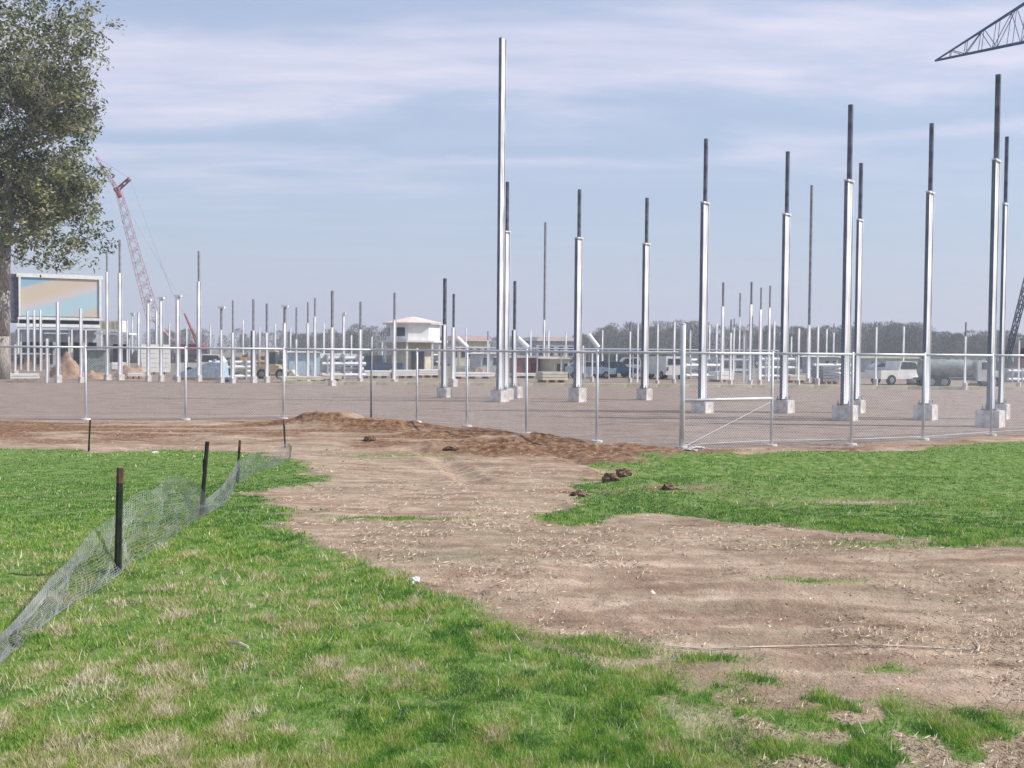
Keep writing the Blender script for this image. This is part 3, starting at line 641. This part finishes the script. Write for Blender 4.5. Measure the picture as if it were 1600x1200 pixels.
for i in range(8):
    a_ = PI / 8 + i * PI / 4; MB().box((3.1 * math.cos(a_), 3.1 * math.sin(a_), hz(535.5) / 2), (.18, .18, hz(535.5))).build('leg', 'white', tw)
MB().box((0, -2.1, 1.1), (1.2, .1, 2.1)).build('doorway', 'shade', tw)

def shed(px0, px1, D, ytop, roofpx, label, wall, roof, windows=0, depth=6, name='shed', cat='building'):
    c_ = (px0 + px1) / 2; p = at(c_, D); s = D / F; w = (px1 - px0) * s; zt = hgt(c_, ytop, D); zr = hgt(c_, ytop + roofpx, D)
    t = thing(name, label, cat, p, math.radians(20)); MB().box((0, depth / 2, zr / 2), (w, depth, zr)).build('wall', wall, t)
    MB().prism([(-w / 2 - .2, zr), (w / 2 + .2, zr), (w / 2 - .3, zt), (-w / 2 + .3, zt)], -.3, depth + .3).build('roof', roof, t)
    for i in range(windows):
        MB().box((-w / 2 + (i + .5) * w / windows, -.03, zr * .55), (w / windows * .45, .08, zr * .4)).build('window', 'shade', t)
    return t
shed(704, 768, 150, 525, 8, 'long low building with faded red roof right of the round tower', 'cream', 'roofred', 5)
shed(836, 902, 190, 527, 6, 'low pale building behind the slim grey mast', 'grey', 'roofred', 4)
shed(798, 842, 92, 556, 3, 'dark red open shed right of the tallest column', 'redpaint', 'grey', 3, 4)
shed(866, 891, 90, 558, 3, 'cream cabin with dark doors left of the second pier', 'cream', 'cream', 2, 4, 'site_cabin', 'cabin')
shed(452, 500, 92, 549, 2, 'pale blue site container between the far columns', 'lightblue', 'white', 0, 3, 'container', 'container')
shed(133, 163, 95, 545, 2, 'dark grey container below the mural building', 'greenpaint', 'grey', 0, 3, 'container', 'container')
shed(1350, 1444, 130, 557, 3, 'long low grey building behind the white pickup', 'grey', 'cream', 6)
shed(1285, 1312, 120, 556, 2, 'small grey shed left of the close pair of columns', 'grey', 'white', 2, 4)

def slabs(px0, px1, base, ytop, label, n=3, mat='white', name='slab_stack'):
    c_ = (px0 + px1) / 2; p = flatG(c_, base); D = p.y; s = D / F; w = (px1 - px0) * s; h = hgt(c_, ytop, D); t = thing(name, label, 'slab stack', p, math.radians(24))
    for k in (-.35, 0, .35): MB().box((k * w, .6, .09), (.2, 1.5, .18)).build('bearer', 'timber', t)
    hh_ = (h - .18) / n
    for i in range(n): MB().box((random.uniform(-.04, .04), .6, .18 + hh_ * (i + .5)), (w, 1.2 + random.uniform(-.03, .03), hh_ - .03)).build('slab', mat, t)
slabs(569, 612, 591, 579, 'stack of white slabs at the left end of the row before the round tower')
slabs(614, 652, 591, 578, 'middle stack of white slabs before the round tower')
slabs(654, 692, 590, 577, 'stack of white slabs at the right end of the row before the round tower')
slabs(710, 776, 592, 582, 'low white slab stack just left of the tallest column', 2)
slabs(803, 842, 591, 583, 'short white slab stack with blue sheet right of the tallest column', 2)
slabs(846, 890, 598, 581, 'cream stack of blocks before the cream cabin', 3, 'cream')
slabs(200, 223, 592, 583, 'small white slab stack left of the lumber packs', 2)
slabs(1282, 1314, 600, 572, 'tall stack of grey beams left of the close pair of columns', 5, 'greysteel')
slabs(222, 265, 585, 538, 'big white banded lumber packs stacked high left of the blue sheet', 6)
slabs(375, 392, 592, 558, 'narrow stack of cream planks between far columns', 5, 'timber')
slabs(176, 199, 580, 566, 'white crate before the tall white columns', 2)
slabs(440, 505, 598, 588, 'long low pale beams below the pale blue container', 2, 'cream')
# blue sheet over pile
p = flatG(308, 594); D = p.y; s = D / F
t = thing('covered_pile', 'light blue sheet draped over a sloping pile near the red machine', 'pile', p)
MB().prism([(-40 * s, 0), (40 * s, 0), (38 * s, 1.25), (20 * s, 1.3), (-36 * s, .35)], 0, 2.4).build('sheet', 'lightblue', t)
MB().box((0, -.05, .1), (70 * s, .1, .18)).build('timber_edge', 'timber', t)
# soil heaps
def heap(px, base, wpx, hpx, label):
    p = flatG(px, base); D = p.y; s = D / F; n = 22; w = wpx * s / 2; h = hpx * s; V = []; Fc = []
    for i in range(n + 1):
        for j in range(n + 1):
            a, b = -1 + 2 * i / n, -1 + 2 * j / n; q = max(0, 1 - math.hypot(a, b) ** 1.5); V.append((a * w, b * w * .7, h * q * (.55 + .6 * float(vn(a * 3 + px, b * 3, 3))) - .05))
    for i in range(n):
        for j in range(n): k = i * (n + 1) + j; Fc.append((k, k + n + 1, k + n + 2, k + 1))
    o = MB().poly(V, Fc).build('soil_heap', 'tanpile', None, True); o.location = p; tag(o, label, 'heap')
heap(105, 590, 64, 38, 'orange brown soil heap before the mural building')
heap(150, 592, 50, 16, 'low tan soil heap below the dark grey container')
heap(205, 590, 60, 26, 'brown soil heap behind the lumber packs')
heap(748, 586, 36, 14, 'small red brown soil heap left of the tallest column')

def crate_rack(px, base, w, h, n, label, mat, name='pipe_rack', cat='rack'):
    p = flatG(px, base); t = thing(name, label, cat, p, math.radians(22)); nn = n
    for xx in (-w / 2, 0, w / 2): MB().box((xx, 0, h / 2), (.12, 1.0, h)).build('upright', 'grey', t)
    for i in range(nn): MB().tube((-w / 2 - .4, -.35 + .7 * (i % 2), h * (i + .7) / (nn + .4)), (w / 2 + .4, -.35 + .7 * (i % 2), h * (i + .7) / (nn + .4)), h / nn * .34, n=8).build('pipe', mat, t)
for a in ((360, 593, 2.2, 1.5, 4, 'rack of white pipes between white pickup and yellow loader', 'white'), (404, 590, 1.6, 2.0, 4, 'rack of orange brown pipes left of the yellow loader', 'timber'), (536, 592, 2.6, 1.9, 4, 'rack of grey pipes between pale blue container and dark blue pickup', 'galv'),
          (660, 570, 5.0, 1.8, 3, 'rack of white pipes behind the white slabs by the round tower', 'white'), (1095, 592, 2.6, 1.9, 4, 'rack of grey pipes just right of the fence corner post', 'galv'), (1215, 592, 3.2, 2.0, 5, 'rack of white pipes behind the braced panel end', 'white'),
          (1145, 585, 3.2, 2.4, 4, 'rack of dark pipes behind the right hand cluster', 'greysteel'), (1300, 588, 4.2, 1.4, 3, 'low rack of pale pipes between slim mast and close pair', 'white'), (1460, 590, 2.4, 1.7, 3, 'rack of pale pipes behind the single right column', 'cream'), (1590, 597, 2.2, 1.2, 3, 'rack of grey pipes at the right edge', 'galv')):
    crate_rack(*a)
shed(508, 560, 105, 553, 3, 'low cream building behind the long tipped column', 'cream', 'white', 4, 5)
shed(20, 70, 105, 552, 2, 'brown shed under the left part of the mural building', 'tanpile', 'grey', 2, 5)
shed(1070, 1110, 150, 552, 2, 'grey shed behind the fence corner post', 'grey', 'white', 3, 4)
shed(1180, 1262, 160, 551, 2, 'long grey building behind the right hand cluster of columns', 'greenpaint', 'grey', 7, 4)
shed(1462, 1600, 170, 553, 2, 'long dull building behind the green tank truck', 'grey', 'greenpaint', 9, 4)
shed(750, 800, 120, 551, 2, 'low grey shed behind the tallest column', 'grey', 'white', 3, 4)
slabs(1118, 1150, 597, 580, 'white crate stack at the foot of the right hand cluster', 2)
slabs(1232, 1262, 598, 586, 'low cream slab stack left of the slim mast', 2, 'cream')
slabs(1432, 1462, 602, 590, 'low white slab stack left of the green tank truck', 2)
slabs(1530, 1560, 603, 588, 'white slab stack right of the green tank truck', 3)
slabs(20, 60, 596, 584, 'white slab stack right of the big tree trunk', 2)
slabs(345, 372, 597, 589, 'light blue slab stack below the capped column', 2, 'lightblue')
slabs(505, 535, 596, 585, 'cream slab stack by the foot of the long tipped column', 2, 'cream')

# ------------------------------------------------------------------ vehicles
def wheels(t, xs, y0, y1, r):
    for x_ in xs:
        for y_ in (y0, y1):
            w_ = MB().tube((x_, y_ - .1, r), (x_, y_ + .1, r), r, n=16).build('wheel', 'tyre', t, False); MB().tube((x_, y_ - .115, r), (x_, y_ + .115, r), r * .55, n=10).build('rim', 'greysteel', w_)
def pickup(px, base, label, paint, yaw=0, sc=1, open_=True, name='pickup_truck', cat='pickup'):
    t = thing(name, label, cat, flatG(px, base), yaw); t.scale = (sc, sc, sc)
    body = [(-2.6, .45), (2.6, .45), (2.65, .95), (1.2, 1.08), (.75, 1.1), (-2.6, 1.1)] if open_ else [(-2.1, .4), (2.15, .4), (2.2, .8), (1.25, .95), (-2.1, 1.0)]
    MB().prism(body, -.9, .9).build('body', paint, t)
    cab = [(-.9, 1.1), (1.15, 1.1), (.65, 1.75), (-.75, 1.78)] if open_ else [(-1.9, .98), (1.2, .93), (.5, 1.42), (-1.3, 1.45)]
    MB().prism(cab, -.8, .8).build('cab', paint, t)
    win = [(x_ * .84, 1.18 + (z_ - 1.1) * .8) for x_, z_ in cab] if open_ else [(x_ * .86, 1.02 + (z_ - .95) * .75) for x_, z_ in cab]
    for sy in (-.81, .81): MB().prism(win, sy - .02, sy + .02).build('side_window', 'glass', t)
    if open_: MB().box((-1.75, 0, 1.105), (1.5, 1.5, .03)).build('load_bed', 'shade', t)
    wheels(t, (-1.65, 1.65) if open_ else (-1.3, 1.35), -.85, .85, .38 if open_ else .31)
    for sy in (-.65, .65): MB().box((2.64 if open_ else 2.18, sy, .8), (.06, .3, .15)).build('headlight', 'white', t)
pickup(1408, 601, 'white pickup parked beyond the kerb left of the single right column', 'white', .35)
pickup(332, 588, 'white pickup with blue sheet beside it near the tallest column of the left field', 'white', .1)
pickup(585, 586, 'dark blue pickup left of the round tower', 'bluepaint', PI)
pickup(985, 590, 'white pickup parked before the bare wood', 'white', PI)
pickup(921, 591, 'light blue car parked right of the second pier', 'lightblue', 0, 1, False, 'parked_car', 'car')
pickup(957, 590, 'blue car parked between light blue car and white pickup', 'bluepaint', .2, 1, False, 'parked_car', 'car')
pickup(1390, 590, 'silver car behind the white pickup at the right', 'grey', 0, 1, False, 'parked_car', 'car')
t = thing('van', 'white van seen from behind left of the fence corner post', 'van', flatG(1037, 592), PI / 2 + .3)
MB().prism([(-2.3, .4), (2.2, .4), (2.4, 1.0), (1.5, 1.9), (-2.3, 1.95)], -.9, .9).build('body', 'white', t); MB().box((-2.31, 0, 1.5), (.04, 1.4, .5)).build('rear_window', 'glass', t); wheels(t, (-1.5, 1.5), -.85, .85, .35)
for sy in (-.75, .75): MB().box((-2.32, sy, .9), (.04, .15, .3)).build('tail_light', 'redpaint', t)
# tank truck
t = thing('tank_truck', 'green grey tank truck with white cab beyond the kerb at the right', 'truck', flatG(1495, 606), 0)
MB().tube((-2.6, 0, 1.35), (.9, 0, 1.35), .62, n=20).build('tank', 'greenpaint', t, False); MB().box((-.4, 0, .62), (4.9, 1.0, .16)).build('chassis', 'darksteel', t)
MB().prism([(1.1, .5), (2.9, .5), (2.9, 1.15), (2.3, 1.25), (2.0, 1.9), (1.1, 1.95)], -.8, .8).build('cab', 'white', t); MB().prism([(1.35, 1.3), (2.1, 1.3), (1.9, 1.8), (1.35, 1.8)], -.82, -.78).build('side_window', 'glass', t)
wheels(t, (-2.1, -1.2, 2.2), -.75, .75, .42)
# yellow loader
t = thing('wheel_loader', 'small yellow wheel loader parked among the far columns', 'loader', flatG(428, 592), 0)
MB().prism([(-1.2, .5), (.5, .5), (.5, 1.0), (-.2, 1.15), (-1.2, 1.1)], -.45, .45).build('body', 'yellow', t); MB().box((-.2, 0, 1.6), (.8, .8, .9)).build('cab', 'glass', t); MB().box((-.2, 0, 2.08), (.95, .95, .08)).build('roof', 'yellow', t)
MB().tube((.3, -.3, .9), (1.3, -.3, .5), .07).tube((.3, .3, .9), (1.3, .3, .5), .07).build('lift_arms', 'yellow', t); MB().prism([(1.3, .1), (1.9, .1), (1.45, .7), (1.3, .7)], -.6, .6).build('bucket', 'cream', t); wheels(t, (-.8, .6), -.5, .5, .38)
# inclined conveyors
for px, yb, yt, D, lb in ((722, 543, 528, 95, 'slanted white conveyor before the long low building'), (817, 543, 528, 95, 'slanted white conveyor right of the tallest column'), (927, 543, 523, 95, 'slanted white conveyor right of the second pier')):
    p = at(px, D); s = D / F; t = thing('conveyor', lb, 'conveyor', p)
    zt, zb = hgt(px, yt, D), hgt(px, yb, D)
    m = MB().tube((-8 * s, 0, zt), (8 * s, 0, zb), .22, n=10); m.build('chute', 'white', t)
    for xx, zz_ in ((-6 * s, zt - (zt - zb) * .12), (6 * s, zb + (zt - zb) * .12)): MB().box((xx, 0, zz_ / 2 - .1), (.1, .1, zz_ - .2)).build('leg', 'grey', t)

# ------------------------------------------------------------------ cranes
def lattice(m, a, b, w0, w1, h0, h1, nb, rc, rl, side=Vector((0, 1, 0))):
    a = Vector(a); b = Vector(b); d = (b - a).normalized(); sd_ = side; ud = d.cross(sd_).normalized()
    def pt(k, i):
        f = k / nb; w = w0 + (w1 - w0) * f; h = h0 + (h1 - h0) * f; c_ = a.lerp(b, f)
        return c_ + sd_ * (w / 2 * (1 if i in (0, 3) else -1)) + ud * (h / 2 * (1 if i < 2 else -1))
    for i in range(4): m.tube(pt(0, i), pt(nb, i), rc, n=5)
    for k in range(nb):
        for i in range(4):
            j = (i + 1) % 4; m.tube(pt(k, i if k % 2 else j), pt(k + 1, j if k % 2 else i), rl, n=4)
        if k % 2 == 0:
            for i in range(4): m.tube(pt(k, i), pt(k, (i + 1) % 4), rl, n=4)
def crane_base(t, scale, bodymat, x=0):
    for sy in (-1.6, 1.6):
        MB().prism([(x - 2.8, .45), (x - 2.4, 0), (x + 2.4, 0), (x + 2.8, .45), (x + 2.4, .9), (x - 2.4, .9)], sy - .35, sy + .35).build('track', 'tyre', t)
    MB().box((x, 0, 1.05), (1.8, 2.4, .3)).build('turntable', 'darksteel', t)
    MB().prism([(x - 1.8, 1.2), (x + 2.6, 1.2), (x + 2.8, 2.4), (x + 1.6, 3.0), (x - 1.8, 2.8)], -1.4, 1.4).build('machine_house', bodymat, t)
    c_ = MB().box((x - 2.0, -1.1, 2.1), (1.0, .9, 1.7)).build('cab', bodymat, t); MB().box((x - 2.5, -1.1, 2.4), (.05, .7, .9)).build('window', 'glass', c_)
    MB().box((x + 2.9, 0, 1.7), (.6, 2.2, 1.3)).build('counterweight', 'darksteel', t)
D = 200.; base = at(300, D); t = thing('crawler_crane', 'distant red crawler crane with faded pink lattice boom rising behind the tree', 'crane', base)
loc = lambda px, py: WP(px, py, D) - base
crane_base(t, 1, 'redpaint')
foot = loc(243, 520); foot = loc(240, 500)
m = MB(); m.tube(Vector((-1.8, 0, 1.6)), foot, .3, n=6); m.build('boom_foot', 'pinkpaint', t)
m = MB(); lattice(m, foot, loc(186, 300), 1.7, .9, 2.1, 1.0, 22, .06, .035); m.build('boom', 'pinkpaint', t)
m = MB(); lattice(m, loc(186, 300), loc(150, 245), .7, .3, .7, .3, 8, .06, .04); m.build('jib', 'pinkpaint', t)
m = MB(); lattice(m, loc(182, 298), loc(203, 279), .5, .4, .6, .5, 5, .09, .07); m.tube(loc(180, 294), loc(188, 308), .45, n=8); m.build('jib_mast', 'redpaint', t)
m = MB(); m.tube(loc(203, 279), loc(268, 455), .035, n=4).tube(loc(268, 455), (1.5, 0, 3), .035, n=4).tube(loc(203, 279), loc(150, 245), .03, n=4).tube(loc(190, 310), loc(275, 455), .03, n=4); m.build('cables', 'greysteel', t)
m = MB(); m.tube((1.2, .8, 2.8), loc(288, 490), .15, n=5).tube((1.2, -.8, 2.8), loc(288, 490), .15, n=5); m.build('gantry', 'redpaint', t)
# near dark crane at the right
D = 95.; base = at(1588, D); t = thing('lattice_crane', 'dark blue lattice crane at the right edge, pointed jib in the top corner', 'crane', base)
loc = lambda px, py: WP(px, py, D) - base
crane_base(t, 1, 'redpaint', 2.6)
head = loc(1722, -25)
m = MB(); lattice(m, loc(1570, 575), head, .34, .6, .34, .6, 60, .055, .03); m.build('boom', 'darksteel', t)
tip = loc(1461, 95); jf = loc(1745, 5)
ax_ = (jf - tip).normalized(); 
m = MB(); nb = 12
P_ = lambda f: (tip.lerp(loc(1758, -92), f) + Vector((0, 1.1 * f, 0)), tip.lerp(loc(1758, -92), f) + Vector((0, -1.1 * f - .05, .35 * f)), tip.lerp(loc(1740, 34), f) + Vector((0, 1.3 * f, 0)), tip.lerp(loc(1740, 34), f) + Vector((0, -1.3 * f - .05, -.3 * f)))
rows_ = [P_(k / nb) for k in range(nb + 1)]
for k in range(nb):
    a_, b_ = rows_[k], rows_[k + 1]
    for i in range(4): m.tube(a_[i], b_[i], .10 if i > 1 else .075, n=5)
    for i, j in ((0, 2), (1, 3), (0, 1), (2, 3)):
        m.tube(a_[i] if k % 2 else a_[j], b_[j] if k % 2 else b_[i], .035, n=4)
        if k: m.tube(a_[i], a_[j], .03, n=4)
m.build('jib', 'bluepaint', t)
m = MB().tube(head, loc(1758, -92), .1, n=5).tube(head, loc(1740, 34), .1, n=5).tube(loc(1758, -92), (7, 0, 2.5), .03, n=4).tube(loc(1758, -92), loc(1740, 34), .09, n=5); m.build('stays', 'darksteel', t)

# ------------------------------------------------------------------ big tree at the left
D = 74.; tb = at(3, D); tree = thing('big_tree', 'large broad evergreen oak with grey trunk filling the upper left corner', 'tree', tb)
rnd = random.Random(11)
MBk = MB(); tips = []
def limb(p, d, L_, r, lev):
    n = 5 if lev == 0 else 4; q = p
    for i in range(n):
        d2 = (d + Vector((rnd.uniform(-.16, .16), rnd.uniform(-.16, .16), rnd.uniform(-.08, .12) if lev else 0)) * (1 if lev else .35)).normalized(); q2 = q + d2 * (L_ / n); ra = r * (1 - .5 * i / n); rb = r * (1 - .5 * (i + 1) / n)
        if math.hypot(q2.x, q2.y) > 6.4: return
        MBk.tube(q, q2, ra, rb, n=9 if lev < 2 else 5); q = q2; d = d2
        if lev < 4 and (lev > 0 or i >= 2):
            for _ in range(2 if lev else 3):
                a_ = rnd.uniform(0, 2 * PI); el = rnd.uniform(-.05, .75); dd = Vector((math.cos(a_) * math.cos(el), math.sin(a_) * math.cos(el), math.sin(el)))
                dd = (dd * .8 + d * (.35 if lev else .1)); dd.normalize()
                limb(q, dd, L_ * (rnd.uniform(.5, .66) if lev else rnd.uniform(.42, .5)), rb * .55, lev + 1)
        if lev >= 3: tips.append(q.copy())
limb(Vector((0, 0, -.2)), Vector((0, 0, 1)), 16, .54, 0)
MBk.build('trunk', 'bark', tree, True)
tips = np.array([list(t_) for t_ in tips])
print('tips', len(tips), tips.min(0), tips.max(0))
EXTRA = []
r_np = np.random.default_rng(5)
for _ in range(3500):      # twig clumps round out the crown between the limbs
    a_ = r_np.uniform(0, 2 * PI); z_ = r_np.uniform(7.9, 27); prof = np.interp(z_, [7.9, 9, 12, 13.2, 14.5, 17, 20.5, 21.8, 23.5, 25.5, 27], [6.6, 7.2, 6.9, 5.9, 6.6, 6.9, 5.2, 6.8, 7.0, 7.6, 5.0]); rr_ = prof * math.sqrt(r_np.uniform(.05, 1)) * (.86 + .28 * float(vn(a_ * 2.2, z_ * .7, 44)))
    if float(vn(a_ * rr_ * .55, z_ * .55, 47)) * .5 + .5 * float(vn(a_ * rr_ * 1.3, z_ * 1.3, 48)) < .56: continue
    if z_ < 9.6 and rr_ < 4.2: continue
    EXTRA.append((rr_ * math.cos(a_), rr_ * math.sin(a_) * .7, z_))
EXTRA = np.array(EXTRA)
allc = EXTRA
sel = tips[(np.hypot(tips[:, 0], tips[:, 1]) < 7.8) & (tips[:, 2] > 9)]; 
if len(sel): allc = np.vstack([EXTRA, sel[r_np.permutation(len(sel))[:1100]]])
per = 26; c_ = np.repeat(allc, per, 0); n = len(c_)
off = r_np.normal(0, 1, (n, 3)) * np.array([.34, .34, .24]); c_ = c_ + off
nrm = r_np.normal(0, 1, (n, 3)) + np.array([0, 0, .8]); nrm /= np.linalg.norm(nrm, axis=1)[:, None]
t1 = np.cross(nrm, r_np.normal(0, 1, (n, 3))); t1 /= np.linalg.norm(t1, axis=1)[:, None]; t2 = np.cross(nrm, t1); sz = r_np.uniform(.06, .15, n)[:, None]
V = np.stack([c_ - t1 * sz * 1.5, c_ + t2 * sz * .6, c_ + t1 * sz * 1.5, c_ - t2 * sz * .6], 1).reshape(-1, 3)
lmat = blade_mat('oak_leaves', [(0, (.035, .045, .03)), (.4, (.12, .145, .065)), (.75, (.32, .335, .155)), (1, (.55, .53, .35))], .35)
tn = np.clip(np.repeat(np.repeat(r_np.normal(.45, .24, len(allc)), per) + r_np.normal(0, .15, n), 4), 0, 1)
cr_o = npmesh('crown', V, np.arange(n * 4).reshape(-1, 4), lmat, dict(tint=tn)); cr_o.parent = tree

# ------------------------------------------------------------------ far bare woods
def woods(name, spans, label, seed, dens=1.0):
    rg = np.random.default_rng(seed); V = []; k = 0; tri = []
    for px0, px1, D0, D1, ytop0, ytop1, cnt in spans:
        for _ in range(cnt):
            f = rg.random(); px = px0 + (px1 - px0) * f; D = rg.uniform(D0, D1); p = at(px, D); zt = hgt(px, ytop0 + (ytop1 - ytop0) * f, D) * rg.uniform(.72, 1.05); zt = max(zt, 2.5)
            w = zt * rg.uniform(.32, .5); nb_ = int(900 * dens)
            th = rg.uniform(0, 2 * PI, nb_); zz_ = rg.uniform(0.02, 1, nb_); pr = np.sin(PI * np.clip(zz_ * .92 + .06, 0, 1)) ** .6; rd = np.sqrt(rg.uniform(0, 1, nb_)) * w * pr
            c_ = np.stack([p.x + rd * np.cos(th), p.y + rd * np.sin(th), zz_ * zt], 1)
            # upward fanning twigs: long thin triangles
            dirv = np.stack([np.cos(th) * .55 + rg.normal(0, .35, nb_), np.sin(th) * .55 + rg.normal(0, .35, nb_), rg.uniform(.3, 1.2, nb_)], 1); dirv /= np.linalg.norm(dirv, axis=1)[:, None]
            ln_ = rg.uniform(.4, 1.3, nb_)[:, None]; wd = rg.uniform(.03, .11, nb_)[:, None]; sdv = np.cross(dirv, rg.normal(0, 1, (nb_, 3))); sdv /= np.linalg.norm(sdv, axis=1)[:, None]
            V.append(np.stack([c_ - sdv * wd, c_ + sdv * wd, c_ + dirv * ln_], 1).reshape(-1, 3))
            tw_ = .12 * zt / 8; b0 = np.array([[p.x - tw_, p.y, 0], [p.x + tw_, p.y, 0], [p.x, p.y, zt * .8], [p.x, p.y - tw_, 0], [p.x, p.y + tw_, 0], [p.x, p.y, zt * .8]]); V.append(b0)
    V = np.concatenate(V); o = npmesh(name, V, np.arange(len(V)).reshape(-1, 3), MT['farwood']); tag(o, label, 'wood', kind='stuff')
woods('bare_wood', [(900, 960, 330, 420, 525, 508, 16), (950, 1100, 330, 420, 508, 502, 46), (1100, 1300, 330, 420, 508, 512, 56), (1300, 1360, 330, 400, 512, 506, 16), (1340, 1460, 320, 400, 503, 508, 42), (1450, 1500, 340, 420, 518, 524, 14), (1490, 1620, 330, 420, 518, 520, 36), (1620, 1900, 330, 420, 510, 505, 40)],
      'grey bare wood along the horizon in the right half', 3)
woods('bare_wood', [(-150, 260, 380, 460, 520, 516, 60), (250, 560, 380, 460, 515, 517, 55), (540, 610, 320, 400, 510, 505, 14), (600, 900, 450, 560, 526, 528, 60)], 'low dark hazy wood along the horizon in the left half', 4, .7)
# low scrub between the yard and the woods
rg = np.random.default_rng(9); nS_ = 26000
cxs = rg.uniform(-1, 1, nS_); yy = rg.uniform(150, 300, nS_); xx = cxs * yy * .62; kp = vn(xx * .05, yy * .02, 3) > .42; xx, yy = xx[kp], yy[kp]; hh_ = rg.uniform(.4, 2.2, len(xx)) * vn(xx * .09, yy * .09, 6); ww = rg.uniform(.3, 1.1, len(xx))
V = np.stack([np.stack([xx - ww, yy, xx * 0], 1), np.stack([xx + ww, yy + rg.uniform(-1, 1, len(xx)), xx * 0], 1), np.stack([xx + rg.normal(0, .3, len(xx)), yy, hh_ + .2], 1)], 1).reshape(-1, 3)
o = npmesh('scrub', V, np.arange(len(V)).reshape(-1, 3), MT['farwood']); tag(o, 'low grey scrub on the flat land between yard and wood', 'scrub', kind='stuff')

# ------------------------------------------------------------------ haze
hzb = MB().box((0, 1400, 34), (5200, 4600, 76)).build('haze', 'white'); hm = bpy.data.materials.new('haze'); hm.use_nodes = True; nt = hm.node_tree; nt.nodes.clear()
pv = N('ShaderNodeVolumePrincipled'); pv.inputs['Density'].default_value = .0007; pv.inputs['Color'].default_value = (.87, .895, 1, 1); pv.inputs['Anisotropy'].default_value = .1
oo = N('ShaderNodeOutputMaterial'); L(pv.outputs[0], oo.inputs['Volume']); hzb.data.materials[0] = hm; tag(hzb, kind='stuff')
hzb['label'] = 'pale air haze over the whole site'; hzb['category'] = 'haze'
